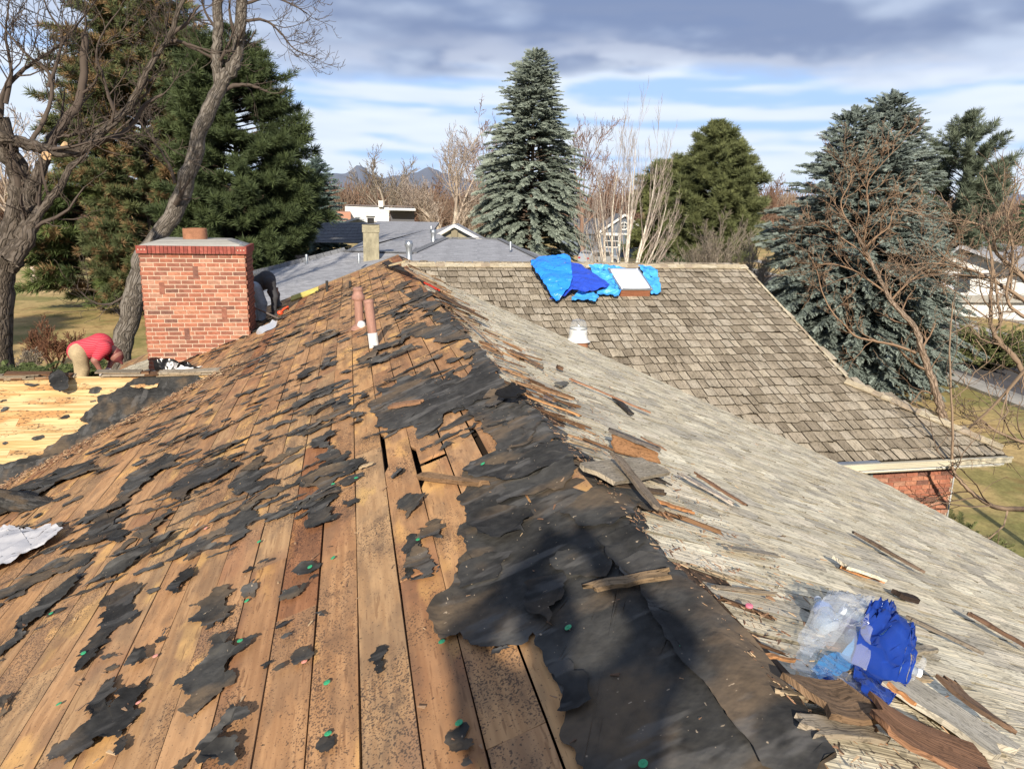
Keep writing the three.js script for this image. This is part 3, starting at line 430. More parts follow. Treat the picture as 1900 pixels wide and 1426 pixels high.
  for (let i = 0; i < 46; i++) { const x = -9 + r() * 7.2, g = new THREE.BoxGeometry(0.25 + r() * 0.5, 0.012 + r() * 0.012, 0.10 + r() * 0.06); uvGrain(g, 1, r(), r()); const o = part('ridge_shake', g, [M.old[3], M.old[1], M.old[2], M.tan[3], M.tan[0]][(r() * 5) | 0], lw); o.position.set(x, 0.015 + r() * 0.05, 0.0 + r() * 0.06); o.rotation.set(-TH * (0.4 + r()), (r() - 0.5) * 0.08, (r() - 0.5) * 0.04); }
  part('back_slope', new THREE.BoxGeometry(12, 0.03, 3.4).translate(-7.6, 0, 1.7), wood([0.25, 0.19, 0.13]), house).applyMatrix4(new THREE.Matrix4().makeTranslation(-15.2, LY - 0.05, LZ).multiply(new THREE.Matrix4().makeRotationX(-TH)).multiply(new THREE.Matrix4().makeRotationY(Math.PI)));
  for (let i = 0; i < 1900; i++) { const t = r(), z = -11.0 + 5.2 * t, x = -1.95 + 1.0 * (-11.1 - z) + 0.25 + Math.pow(r(), 2) * 0.7; const zz = (RX - x) / CS; chips.m.push([LEFT, z, 0.015 + r() * 0.03, zz - 0.02, 0.5 + r() * 1.0]); }
  // grey shakes still on the slope left of the chimney
  const rear = place(part('rear_shake_roof', box(3.6, 0.04, 2.2, -14.4, 0.0, 6.05), wood([0.2, 0.17, 0.13]), house), LEFT);
  shakeField(rear, 'rear_shake', 'rear_shakes', { n: 34, x0: () => -16.0, x1: () => -12.7 }, M.white, M.whiteV, tintsOf(M.white).map((c) => c.map((v) => v * 0.75)), 27, { exposure: 0.2, T: 0.03, wmin: 0.1, wmax: 0.24, y0: 0.03, dark: 0.3, rag: 0.03, near: (x, z) => x, keep: (x, z) => z > 4.95, limit: 60 });
  part('far_gable_wall', box(8, 1.6, 0.15, 1.0, 3.0, -17.3), M.old[1], house);
}
// ---------------------------------------------------------------- chimney, pipes, skylight on the house
{
  const r = rng(41), X0 = -3.43, X1 = -1.76, ZF = -13.8, D = 0.95, YT = EYE - 0.985, YB = EYE - 3.1;
  const ch = part('chimney', box(X1 - X0 - 0.02, YT - YB, D - 0.02, (X0 + X1) / 2, (YT + YB) / 2, ZF - D / 2), M.mortar, house);
  const bw = (X1 - X0) / 8, hh = 0.0727, roofY = (x) => RY - 0.4 * (RX - x);
  const vert = [[0.515, 0.16], [0.185, 0.30], [0.765, 0.515], [0.39, 0.70]].map(([u, v]) => [X0 + u * (X1 - X0), YT - v * 1.95]);
  for (let c = 0; c < 29; c++) {
    const y = YT - 0.01 - (c + 0.5) * hh; let x = X0 - (c % 2 ? bw / 2 : 0) - (c % 5 === 3 ? bw * 0.25 : 0);
    while (x < X1 - 0.01) {
      const a = Math.max(x, X0), b = Math.min(x + bw - 0.0125, X1); x += bw;
      if (b - a < 0.035 || y < roofY(b) - 0.25) continue;
      if (vert.some(([vx, vy]) => Math.abs(vy - y) < 0.10 && b > vx - 0.055 && a < vx + 0.055 && (b - a) < 0.14)) continue;
      const dark = sst(0.55, 0.7, fbm(a * 1.3 + 3, y * 2.4, 321, 3)) * sst(0.9, 0.3, (YT - y)), m = r() < 0.06 + 0.35 * dark ? M.brick[5] : r() < 0.22 + 0.4 * dark ? M.brick[3] : M.brick[(r() * 5) | 0];
      const o = part('brick', uvXZ(box(b - a, hh - 0.013, 0.03), 0.6, r(), r()), m, ch); o.position.set((a + b) / 2, y, ZF - 0.019 + (r() - 0.5) * 0.003);
      o.rotation.z = (r() - 0.5) * 0.006;
    }
  }
  for (const [x, y] of vert) part('clinker_brick', uvXZ(new RoundedBoxGeometry(0.085, 0.20, 0.04, 1, 0.006), 0.5, r(), r()), [M.brick[5], M.brick[3]][(r() * 2) | 0], ch).position.set(x, y, ZF - 0.021);
  const side = [];
  for (let c = 0; c < 27; c++) { const y = YT - 0.01 - (c + 0.5) * hh; for (let k = 0; k < 5; k++) { const z = ZF - 0.02 - (k + (c % 2 ? 0.5 : 0)) * 0.19; if (z - 0.09 < ZF - D) continue; for (const [X, s] of [[X1, 0.004], [X0, -0.004]]) side.push(uvXZ(box(0.022, hh - 0.0115, 0.178, X + s, y, z - 0.09), 0.6, r(), r())); } }
  part('side_bricks', mergeGeometries(side), M.brick[3], ch).userData.kind = 'stuff';
  const cx0 = X0 - 0.03, cx1 = X1 + 0.03, ch2 = 0.125, n = 24;
  part('cap_bed', box(cx1 - cx0 - 0.02, ch2 - 0.008, D + 0.06, (cx0 + cx1) / 2, YT + ch2 / 2, ZF - D / 2), M.mortar, ch);
  for (let i = 0; i < n; i++) { const w = (cx1 - cx0 - 0.24) / (n - 2), wide = i === 0 || i === n - 1, ww = wide ? 0.17 : w - 0.008, x = i === 0 ? cx0 + 0.085 : i === n - 1 ? cx1 - 0.085 : cx0 + 0.18 + (i - 0.5) * (cx1 - cx0 - 0.36) / (n - 2); const o = part('cap_brick', uvXZ(box(wide ? ww : (cx1 - cx0 - 0.36) / (n - 2) - 0.007, ch2, 0.05), 0.6, r(), r()), M.capBrick[(r() * 3) | 0], ch); o.position.set(x, YT + ch2 / 2, ZF + 0.035 + (r() - 0.5) * 0.003); if (wide) for (let k = -1; k < 2; k++) { const d = part('core_hole', new THREE.CylinderGeometry(0.011, 0.011, 0.01, 10).rotateX(Math.PI / 2), M.mortar, o); d.position.set(k * 0.05, 0, 0.024); } }
  const capSide = part('cap_side', box(0.05, ch2, D + 0.08, cx1 - 0.015, YT + ch2 / 2 - 0.001, ZF - D / 2 - 0.0), M.capBrick[1], ch);
  const crown = new THREE.CylinderGeometry(0.62, 0.98, 0.10, 4, 3).rotateY(Math.PI / 4); crown.scale(1.22, 1, 0.66); const P = crown.attributes.position; for (let i = 0; i < P.count; i++) P.setY(i, P.getY(i) + (fbm(P.getX(i) * 9, P.getZ(i) * 9, 331, 2) - 0.5) * 0.02); crown.computeVertexNormals();
  part('crown', crown, M.concrete, ch).position.set((X0 + X1) / 2, YT + ch2 + 0.045, ZF - D / 2);
  const flue = new THREE.LatheGeometry([[0.165, 0], [0.165, 0.22], [0.192, 0.22], [0.198, 0.21], [0.198, 0.0]].map((p) => new THREE.Vector2(...p)), 28);
  part('flue_tile', flue, M.clay, ch).position.set(-2.62, YT + ch2 + 0.05, ZF - D / 2);
  part('lead_scrap', new THREE.DodecahedronGeometry(0.035), M.steel, ch).position.set(X1 - 0.06, YT + ch2 + 0.03, ZF - 0.05);

  // two vent pipes on the stripped slope
  const lathe = (l, s = 20) => new THREE.LatheGeometry(l.map((p) => new THREE.Vector2(...p)), s);
  const at = (px, py) => { const p = pick(LEFT, px, py); return p.applyMatrix4(LEFT.m); };
  const b1 = at(667, 607), v1 = part('vent_pipe', lathe([[0.072, -0.1], [0.072, 0.36], [0.105, 0.375], [0.115, 0.40], [0.108, 0.435], [0.085, 0.455], [0.078, 0.50], [0.084, 0.505], [0.084, 0.535], [0.06, 0.545], [0.0, 0.55]]), M.rustPipe, house); v1.position.copy(b1); v1.rotation.z = 0.02; v1.scale.set(0.74, 0.95, 0.74);
  part('pipe_base', lathe([[0.16, -0.03], [0.12, 0.02], [0.075, 0.05]]), M.rustPipe, v1);
  const b2 = at(694, 642), v2 = part('vent_pipe', lathe([[0.066, 0.12], [0.066, 0.47], [0.070, 0.475], [0.070, 0.51], [0.052, 0.51], [0.052, 0.40]]), M.rustPipe, house); v2.position.copy(b2); v2.rotation.set(-0.06, 0, 0.10); v2.scale.set(0.76, 1, 0.76);
  part('painted_base', lathe([[0.070, -0.1], [0.070, 0.145], [0.064, 0.15]]), M.paintWhite, v2);
  const b3 = at(672, 606), v3 = part('white_elbow', lathe([[0.05, 0], [0.055, 0.05], [0.03, 0.08], [0, 0.085]]), M.paintWhite, house); v3.position.copy(b3); v3.rotation.set(0.5, 0, 0.3);
  for (const [x, y, h] of [[607, 541, 0.22], [650, 533, 0.12]]) { const p = at(x, y), o = part('stub_pipe', lathe([[0.028, -0.05], [0.028, h], [0.02, h], [0.02, h - 0.08]], 14), M.dark, house); o.position.copy(p); }

  // domed vent on the wing
  const bd = pick(WING, 1072, 640).applyMatrix4(WING.m), dv = part('dome_vent', lathe([[0.20, -0.12], [0.20, 0.02], [0.22, 0.02]]), M.clay, house); dv.position.copy(bd).add(V(0, 0.05, 0)); dv.scale.set(0.86, 1.0, 0.86);
  part('white_collar', lathe([[0.245, 0.02], [0.20, 0.05], [0.18, 0.09], [0.172, 0.23], [0.166, 0.235]], 28), M.paintWhite, dv);
  part('clear_dome', lathe([[0.170, 0.232], [0.168, 0.29], [0.15, 0.34], [0.11, 0.375], [0.05, 0.392], [0, 0.395]], 28), phys([0.95, 0.97, 0.98], 0.12, { transmission: 0.92, thickness: 0, ior: 1.45 }), dv);
  part('dome_ring', lathe([[0.172, 0.225], [0.180, 0.235], [0.172, 0.245]], 28), M.steel, dv);

  // skylight on the wing
  const s0 = pick(WING, 1150, 548), s1 = pick(WING, 1203, 546), s2 = pick(WING, 1140, 508), sw = s1.x - s0.x, sz = (s0.z - s2.z) * 0.86;
  const sk = part('skylight', box(sw, 0.15, 0.07), wood([0.36, 0.15, 0.085]), house); place(sk, WING); const off = (x, y, z) => V(x, y, z).applyMatrix4(WING.m);
  sk.position.copy(off((s0.x + s1.x) / 2, 0.068, s0.z - 0.01)); const sdk = wood([0.24, 0.12, 0.08]);
  part('kerb_side', box(0.06, 0.15, sz), sdk, sk).position.set(-sw / 2 + 0.031, 0, -sz / 2 - 0.036); part('kerb_side', box(0.06, 0.15, sz), sdk, sk).position.set(sw / 2 - 0.031, 0, -sz / 2 - 0.036);
  part('kerb_back', box(sw - 0.13, 0.145, 0.06), sdk, sk).position.set(0, 0, -sz - 0.004);
  const dome = new THREE.PlaneGeometry(sw + 0.02, sz + 0.10, 14, 14).rotateX(-Math.PI / 2), dp = dome.attributes.position; for (let i = 0; i < dp.count; i++) { const a = 2 * dp.getX(i) / sw, b = 2 * dp.getZ(i) / sz; dp.setY(i, 0.07 * Math.pow(Math.max(0, (1 - a * a) * (1 - b * b)), 0.5)); } dome.computeVertexNormals();
  part('acrylic_dome', dome, phys([0.80, 0.80, 0.80], 0.3, { clearcoat: 0.6, clearcoatRoughness: 0.2 }), sk).position.set(0, 0.088, -sz / 2);
  part('dome_frame', mergeGeometries([box(sw + 0.06, 0.03, 0.04, 0, 0.078, 0.03), box(0.04, 0.03, sz + 0.06, -sw / 2 - 0.01, 0.0795, -sz / 2), box(0.04, 0.03, sz + 0.06, sw / 2 + 0.01, 0.0795, -sz / 2), box(sw + 0.06, 0.03, 0.04, 0, 0.078, -sz - 0.03)]), M.steel, sk);
}
// ---------------------------------------------------------------- loose things on the roofs
const tarpBump = makeTex(512, (u, v) => { const r = 1 - Math.abs(2 * fbm(u * 7, v * 10, 351, 5, 7, 10) - 1); return r * r * r; }, false);
const tarpM = std([0.02, 0.215, 0.76], 0.33, { side: THREE.DoubleSide, bumpMap: tarpBump, bumpScale: 0.02 }), tarpD = std([0.018, 0.062, 0.46], 0.42, { side: THREE.DoubleSide, bumpMap: tarpBump, bumpScale: 0.015 }), tarpL = std([0.055, 0.33, 0.78], 0.45, { side: THREE.DoubleSide, bumpMap: tarpBump, bumpScale: 0.03 });
{
  const shp = (pts, base) => pts.map(([x, y]) => { const p = pick(WING, x, y, base); return [p.x, p.z]; });
  const crump = (s, amp, base, f = 1) => (x, z) => { const a = 1 - Math.abs(2 * fbm(x * 1.5 * f + s, z * 1.9 * f, s, 4) - 1), b = 1 - Math.abs(2 * fbm(x * 3.6 * f, z * 4.2 * f + s, s + 5, 3) - 1); return base + amp * (a * a * 0.9 + b * b * b * 0.3); };
  const cloth = (name, pts, s, amp, base, mat, f) => { const g = sheet(shp(pts, base), crump(s, amp, base, f), { seed: s, amp: 0.16, step: 0.06, cell: 0.055 }); return g; };
  const t1 = thing('blue_tarp', 'bunched bright blue tarp with a darker blue fold, on the ridge left of the skylight', 'tarp');
  const add = (o, n, g, m) => { const p = part(n, g, m, o); p.position.set(0, RY, WZ); place(p, WING); return p; };
  const dome = (cx, cz, rx, rz, h, f) => (x, z) => { const q = Math.max(0, 1 - ((x - cx) / rx) ** 2 - ((z - cz) / rz) ** 2); return h * Math.sqrt(q) + f(x, z); };
  add(t1, 'bright_fold', sheet(shp([[985, 479], [990, 474], [1010, 477], [1030, 482], [1052, 481], [1058, 490], [1060, 515], [1057, 535], [1045, 545], [1033, 551], [1024, 544], [1008, 528], [994, 508], [985, 490]], 0.22), dome(4.05, 0.75, 0.75, 1.0, 0.20, crump(3, 0.12, 0.06)), { seed: 3, amp: 0.12, step: 0.06, cell: 0.05 }), tarpM);
  add(t1, 'dark_fold', sheet(shp([[1056, 496], [1078, 500], [1096, 512], [1112, 524], [1130, 535], [1124, 540], [1100, 545], [1080, 549], [1060, 546], [1046, 552], [1034, 558], [1018, 557], [1030, 552], [1048, 542], [1057, 528]], 0.10), dome(4.3, 0.9, 0.6, 0.8, 0.10, crump(5, 0.10, 0.05)), { seed: 5, amp: 0.12, step: 0.06, cell: 0.05 }), tarpD);
  add(t1, 'lower_fold', sheet(shp([[1060, 560], [1068, 545], [1080, 540], [1092, 542], [1106, 550], [1110, 558], [1104, 566], [1090, 562], [1074, 560]], 0.06), crump(7, 0.12, 0.03, 1.6), { seed: 7, amp: 0.14, step: 0.05, cell: 0.045 }), tarpL);
  const t2 = thing('blue_tarp', 'wrinkled light blue tarp strip tucked along the left and top of the skylight', 'tarp');
  add(t2, 'strip', sheet(shp([[1090, 498], [1115, 497], [1160, 499], [1162, 504], [1140, 508], [1137, 514], [1148, 530], [1152, 545], [1144, 556], [1132, 548], [1112, 550], [1106, 544], [1120, 536], [1104, 515], [1096, 506]], 0.06), crump(11, 0.13, 0.03, 1.6), { seed: 11, amp: 0.18, step: 0.05, cell: 0.045 }), tarpL);
  const t3 = thing('blue_tarp', 'narrow light blue tarp strip hanging down the right side of the skylight', 'tarp');
  add(t3, 'strip', sheet(shp([[1183, 497], [1215, 499], [1220, 515], [1226, 544], [1208, 547], [1204, 535], [1196, 520], [1190, 508]], 0.06), crump(13, 0.12, 0.03, 1.6), { seed: 13, amp: 0.16, step: 0.05, cell: 0.045 }), tarpL);

  // plastic sheet at the chimney foot
  const VERT = frame(V(1, 0, 0), V(0, 0, 1), V(0, -1, 0), V(0, 0, -12.05)), pv = (l) => l.map(([x, y]) => { const p = pick(VERT, x, y); return [p.x, p.z]; });
  const pl = thing('plastic_sheet', 'crumpled black and white plastic sheet at the foot of the brick chimney', 'plastic sheet');
  const add2 = (n, l, s, amp, m) => place(part(n, sheet(pv(l), (x, z) => amp * (0.4 * z + (1 - Math.abs(2 * fbm(x * 4 + s, z * 3, s, 3) - 1))) + 0.02 * s % 0.05, { seed: s, amp: 0.2, step: 0.05, cell: 0.05 }), m, pl), VERT);
  add2('black_side', [[279, 672], [300, 668], [318, 669], [340, 677], [370, 684], [378, 692], [340, 698], [300, 700], [282, 692]], 21, 0.25, std([0.012, 0.012, 0.013], 0.25, { side: THREE.DoubleSide }));
  add2('white_side', [[318, 672], [330, 680], [350, 685], [375, 683], [402, 681], [400, 694], [370, 694], [335, 692], [322, 686]], 25, 0.22, std([0.66, 0.66, 0.66], 0.4, { side: THREE.DoubleSide }));
  // metal flashing scraps right of the chimney
  const onL = (px, py, h) => pick(LEFT, px, py, h).applyMatrix4(LEFT.m);
  const fl = solo('flashing_scrap', sheet([[0, 0], [0.35, 0.02], [0.4, 0.16], [0.2, 0.2], [0.02, 0.12]], (x, z) => 0.5 * x * x + 0.06 * Math.sin(x * 14), { seed: 4, amp: 0.2 }), std([0.6, 0.62, 0.64], 0.3, { metalness: 0.6, side: THREE.DoubleSide }), 'bent shiny metal flashing scrap right of the chimney base', 'flashing', null, onL(475, 618, 0.03)); fl.rotation.set(0.5, 0.6, 0.5);

  // yellow insulation board leaning on the far rake
  const yb = solo('yellow_board', box(0.62, 0.05, 0.16), std([0.66, 0.55, 0.16], 0.8, { map: noiseMap }), 'pale yellow board lying on the far rake edge of the stripped roof', 'board'); yb.position.copy(onL(566, 546, 0.04)); yb.rotation.set(0.5, 0, 0.40);

  // white netting at the left edge and a rolled felt end above it
  const net = makeTex(256, (u, v) => { const a = Math.abs(Math.sin(u * 40 * Math.PI)) * 0.5 + 0.5 * Math.abs(Math.sin(v * 40 * Math.PI)); const t = 0.55 + 0.3 * a; return [t, t * 0.98, t * 0.97]; });
  const nb = onLeft; const ns = [[-60, 1000], [0, 987], [40, 983], [62, 987], [100, 981], [126, 993], [108, 1012], [70, 1030], [20, 1058], [0, 1066], [-70, 1080]].map(([x, y]) => nb(x, y));
  solo('white_netting', sheet(ns, (x, z) => 0.012 + 0.05 * fbm(x * 4, z * 4, 361, 3) + 0.03 * Math.pow(1 - Math.abs(2 * fbm(x * 5, z * 7, 363, 3) - 1), 3), { seed: 31, amp: 0.25, uvs: 0.4, step: 0.02, cell: 0.04 }), std([0.62, 0.62, 0.64], 0.9, { map: net, side: THREE.DoubleSide }), 'rumpled white netting lying on the boards at the left edge', 'netting').applyMatrix4(LEFT.m);
  const roll = new THREE.CylinderGeometry(0.10, 0.13, 0.9, 26, 6, true, 0.4, 5.2).rotateX(Math.PI / 2), rp = roll.attributes.position; for (let i = 0; i < rp.count; i++) { const k = 1 + (fbm(rp.getZ(i) * 5, rp.getX(i) * 9, 371, 2) - 0.5) * 0.3; rp.setXYZ(i, rp.getX(i) * k, rp.getY(i) * 0.75 * k, rp.getZ(i)); } roll.computeVertexNormals();
  const ro = solo('felt_roll', roll, M.felt3, 'curled black felt roll lying on the boards above the white netting', 'felt roll'); ro.position.copy(onL(30, 930, 0.08)); ro.rotation.set(0.1, 1.15, -0.2);
  const nl2 = [[[-60, 940], [60, 900], [130, 868], [175, 858], [205, 868], [150, 885], [100, 905], [60, 935], [-60, 985]]][0].map(([x, y]) => nb(x, y));
  solo('felt_sheet', sheet(nl2, wrinkle(55, 3, 0.03), { seed: 33, amp: 0.3 }), M.felt, 'long loose felt strip beside the valley of wood chips', 'felt sheet').applyMatrix4(LEFT.m);
  // felt rag hung over the left wing ridge
  const rag = [[90, 705], [97, 688], [108, 683], [120, 690], [126, 706], [127, 716], [110, 725], [98, 718]].map(([x, y]) => { const p = pick(LWING, x, y, 0.14); return [p.x, p.z]; });
  solo('felt_rag', sheet(rag, (x, z) => 0.10 + 0.05 * fbm(x * 6, z * 6, 5, 2), { seed: 35, amp: 0.35, step: 0.03 }), M.felt3, 'black felt rag draped over the ridge of the left wing', 'felt rag').applyMatrix4(LWING.m);
}
const wood2 = {};
function stick(px0, py0, px1, py1, w, t, c, label, { name = 'broken_shake', f = RIGHT, lift = 0.02, tip = 0, cat = 'broken shake', curl = 0, taper = 0.6, roll = 0 } = {}) {
  const a = pick(f, px0, py0, lift), b = pick(f, px1, py1, lift + tip), d = b.clone().sub(a), L = d.length(), s = (px0 * 7 + py0 * 3) | 0, r = rng(s);
  const g = new THREE.BoxGeometry(L, t, w, 10, 1, 4), P = g.attributes.position, wv = [r(), r(), r()];
  for (let i = 0; i < P.count; i++) {
    const u = P.getX(i) / L, k = mix(1, taper, u + 0.5) * (1 + 0.22 * (fbm(u * 5 + 3, P.getZ(i) > 0 ? 1 : 7, s, 3) - 0.5)); const end = Math.abs(u) > 0.49 ? (hsh((P.getZ(i) / w * 8) | 0, s, 3) - 0.5) * Math.min(0.09, L * 0.25) : 0;
    P.setXYZ(i, P.getX(i) + end, P.getY(i) * (0.6 + 0.8 * wv[0]) + curl * (u * u - 0.1) + (fbm(u * 4, P.getZ(i) * 20, s + 4, 2) - 0.5) * 0.012, P.getZ(i) * k);
  }
  g.computeVertexNormals(); uvGrain(g, 0.55, r(), r());
  const key = c.join(); const m = wood2[key] ??= wood(c, 0.003);
  const X = d.normalize(), Y0 = V(0, 1, 0), Z = X.clone().cross(Y0).normalize(), Y = Z.clone().cross(X); const mt = new THREE.Matrix4().makeBasis(X, Y, Z).setPosition(a.add(b).multiplyScalar(0.5));
  mt.multiply(new THREE.Matrix4().makeRotationX(roll)); mt.premultiply(f.m);
  const o = solo(name, g, m, label, cat, cat === 'broken shake' ? 'broken shakes lying on the roof' : null); o.applyMatrix4(mt); return o;
}
{
  const dk = [0.13, 0.085, 0.06], bn = [0.26, 0.15, 0.095], or = [0.52, 0.25, 0.11], gy = [0.34, 0.30, 0.25], pl = [0.70, 0.65, 0.54], bk = [0.07, 0.06, 0.055];
  stick(1063, 705, 1202, 763, 0.05, 0.012, [0.34, 0.185, 0.12], 'long thin reddish brown splinter high on the pale slope, crossing a short dark piece', { tip: 0.02 });
  stick(1145, 741, 1173, 768, 0.09, 0.014, bk, 'short dark piece under the long reddish splinter');
  stick(1136, 799, 1221, 832, 0.09, 0.018, [0.16, 0.14, 0.13], 'dark grey board lying over an orange-brown piece in the middle of the pale slope', { lift: 0.10 });
  stick(1142, 822, 1226, 850, 0.12, 0.016, [0.36, 0.19, 0.095], 'upturned orange-brown shake under the dark grey board', { lift: 0.05, roll: 0.7 });
  stick(1192, 812, 1234, 833, 0.03, 0.012, bn, 'small brown splinter poking out right of the dark grey board', { lift: 0.06 });
  stick(1141, 842, 1221, 942, 0.05, 0.022, [0.25, 0.20, 0.155], 'long grey-brown stick leaning across the pile at the felt edge', { lift: 0.12, tip: -0.06, taper: 1.1 });
  stick(1104, 880, 1214, 864, 0.19, 0.016, [0.42, 0.36, 0.28], 'wide grey shake under the leaning stick at the felt edge', { lift: 0.06, taper: 1 });
  stick(1128, 896, 1228, 913, 0.07, 0.014, [0.14, 0.10, 0.07], 'dark shake with nails below the wide grey shake', { lift: 0.02 });
  stick(1196, 880, 1246, 899, 0.09, 0.012, bk, 'dark pointed shake right of the wide grey shake', { taper: 0.3 });
  stick(1098, 868, 1178, 861, 0.05, 0.015, bn, 'brown slat behind the wide grey shake', { lift: 0.03 });
  stick(1266, 881, 1356, 931, 0.085, 0.014, [0.50, 0.44, 0.39], 'pale grey half of the split pair of shakes on the pale slope', { lift: 0.03 });
  stick(1292, 880, 1379, 933, 0.05, 0.018, bn, 'dark brown half of the split pair of shakes on the pale slope', { lift: 0.045, taper: 1 });
  stick(1216, 929, 1279, 947, 0.05, 0.014, or, 'orange splinter at the foot of the leaning stick');
  stick(1594, 992, 1712, 1060, 0.07, 0.014, [0.20, 0.145, 0.11], 'long dark wedge-shaped shake low on the pale slope', { lift: 0.03, taper: 0.35 });
  stick(1562, 1044, 1634, 1070, 0.11, 0.022, pl, 'short pale block with broken orange edge on the lower pale slope', { lift: 0.035, taper: 1 });
  stick(1566, 1054, 1634, 1077, 0.02, 0.012, or, 'thin orange splinter along the front of the short pale block', { lift: 0.01 });
  stick(1661, 1100, 1697, 1111, 0.05, 0.022, [0.05, 0.035, 0.03], 'small black lump of wood above the bottle bundle', { lift: 0.02, taper: 1 });
  stick(1800, 1138, 1912, 1203, 0.05, 0.016, [0.19, 0.115, 0.08], 'dark brown splinter at the right edge of the picture', { lift: 0.04 });
  stick(1754, 1264, 1868, 1350, 0.085, 0.016, [0.20, 0.13, 0.09], 'curved dark brown shake standing proud near the lower right corner', { lift: 0.05, taper: 0.5, curl: 0.05 });
  stick(1693, 1150, 1818, 1207, 0.028, 0.014, [0.20, 0.17, 0.14], 'thin grey stick right of the bottle bundle', { lift: 0.02 });
  stick(1343, 1013, 1437, 1029, 0.055, 0.012, gy, 'flat grey-brown shake just right of the black felt');
  stick(1690, 1205, 1735, 1203, 0.05, 0.014, [0.40, 0.35, 0.28], 'small grey shake touching the right side of the bottle bundle');
  stick(1500, 1292, 1604, 1302, 0.16, 0.016, [0.24, 0.155, 0.095], 'brown curled shake directly below the bottle bundle', { lift: 0.05, taper: 1, curl: 0.05 });
  stick(1620, 1318, 1822, 1424, 0.20, 0.018, [0.29, 0.155, 0.09], 'large red-brown shake curled up in the lower right corner', { lift: 0.07, taper: 1.0, curl: 0.045 });
  stick(1660, 1258, 1860, 1390, 0.24, 0.014, [0.58, 0.53, 0.44], 'large pale grey shake beneath the red-brown one in the lower right corner', { lift: 0.03, taper: 1 });
  stick(1500, 1345, 1632, 1360, 0.07, 0.012, [0.38, 0.32, 0.25], 'narrow grey slat between chips below the bottle bundle', { lift: 0.02, taper: 1 });
  stick(1650, 1270, 1700, 1306, 0.02, 0.008, or, 'bright orange splinter under the right end of the bottle bundle', { lift: 0.09 });
  stick(1420, 1215, 1478, 1226, 0.02, 0.008, [0.55, 0.28, 0.13], 'orange sliver left of the bottle bundle');
  stick(1034, 680, 1044, 684, 0.10, 0.03, [0.15, 0.09, 0.06], 'small square brown chunk in the upper middle of the pale slope', { taper: 1, lift: 0.03 });
  stick(1036, 714, 1052, 709, 0.07, 0.014, [0.20, 0.19, 0.17], 'small grey chip below the square brown chunk');
  stick(1010, 735, 1024, 741, 0.09, 0.02, [0.16, 0.12, 0.11], 'dark chunk beside the ridge near the upper felt', { lift: 0.02 });
  stick(1034, 746, 1052, 754, 0.06, 0.012, [0.10, 0.10, 0.09], 'dark grey chip right of the ridge near the upper felt');
  stick(950, 650, 1005, 682, 0.06, 0.016, [0.17, 0.12, 0.09], 'dark splinter lying on the upper pale slope above the brown chunk');
  stick(815, 545, 900, 592, 0.16, 0.022, [0.14, 0.09, 0.06], 'lifted dark brown shake on the far ridge edge', { lift: 0.07, tip: 0.02, curl: 0.03 });
  stick(846, 577, 930, 652, 0.05, 0.014, [0.50, 0.36, 0.25], 'pale pinkish splinter along the far ridge', { lift: 0.04 });
  stick(755, 500, 822, 540, 0.10, 0.018, [0.40, 0.26, 0.17], 'row of brown slats near the ridge peak', { lift: 0.05 });
  stick(963, 728, 1075, 770, 0.045, 0.014, [0.55, 0.30, 0.14], 'long orange splinter starting at the curled felt on the ridge', { lift: 0.03 });
  const red = stick(788, 524, 812, 537, 0.07, 0.02, [0.62, 0.055, 0.035], 'short red painted strip on the far ridge', { name: 'red_strip', cat: 'strip', lift: 0.09, taper: 1 });
  stick(1096, 1089, 1233, 1065, 0.05, 0.022, [0.28, 0.195, 0.12], 'brown stick lying across the black felt in the foreground', { f: LEFT, lift: 0.035, taper: 0.85 });
  stick(784, 882, 896, 897, 0.05, 0.02, [0.27, 0.17, 0.10], 'brown stick lying from the boards onto the felt edge', { f: LEFT, lift: 0.03 });
  stick(727, 753, 783, 744, 0.07, 0.016, [0.34, 0.19, 0.115], 'short reddish stick on the upper felt sheet', { f: LEFT, lift: 0.025 });
  stick(668, 866, 692, 859, 0.03, 0.01, [0.52, 0.40, 0.27], 'pale chip sticking up between boards left of the broken board', { f: LEFT, lift: 0.03 });
  stick(715, 487, 762, 505, 0.14, 0.018, [0.06, 0.05, 0.045], 'dark curled scrap on the stripped roof peak', { f: LEFT, lift: 0.10, curl: 0.08 });
  stick(724, 492, 748, 486, 0.10, 0.016, [0.68, 0.56, 0.36], 'small pale wood scrap on the stripped roof peak', { f: LEFT, lift: 0.16 });
  stick(602, 580, 634, 566, 0.10, 0.008, [0.03, 0.03, 0.03], 'curled black scrap left of the vent pipes', { f: LEFT, lift: 0.09, curl: 0.08 });
  stick(935, 722, 968, 732, 0.16, 0.008, [0.018, 0.018, 0.02], 'black felt flap curled up on the ridge beside the upper felt', { f: LEFT, lift: 0.10, curl: 0.09 });
  // wood chips
  const g = new THREE.BoxGeometry(0.042, 0.004, 0.011); { const P = g.attributes.position; for (let i = 0; i < P.count; i++) if (P.getX(i) > 0) P.setZ(i, P.getZ(i) * 0.3); g.computeVertexNormals(); }
  const im = new THREE.InstancedMesh(g, std([1, 1, 1], 0.9), chips.m.length), mm = new THREE.Matrix4(), q = new THREE.Quaternion(), e = new THREE.Euler(), r = rng(51), C = [[0.36, 0.23, 0.135], [0.26, 0.145, 0.085], [0.19, 0.105, 0.065], [0.46, 0.33, 0.20], [0.30, 0.19, 0.115], [0.12, 0.075, 0.05]];
  chips.m.forEach(([f, x, y, z, s], i) => { e.set((r() - 0.5) * 0.7, r() * 6.3, (r() - 0.5) * 0.5); q.setFromEuler(e); mm.compose(V(x, y, z), q, V(s, s, s * (0.6 + r()))); mm.premultiply(f.m); im.setMatrixAt(i, mm); im.setColorAt(i, col(...C[(r() * C.length) | 0])); });
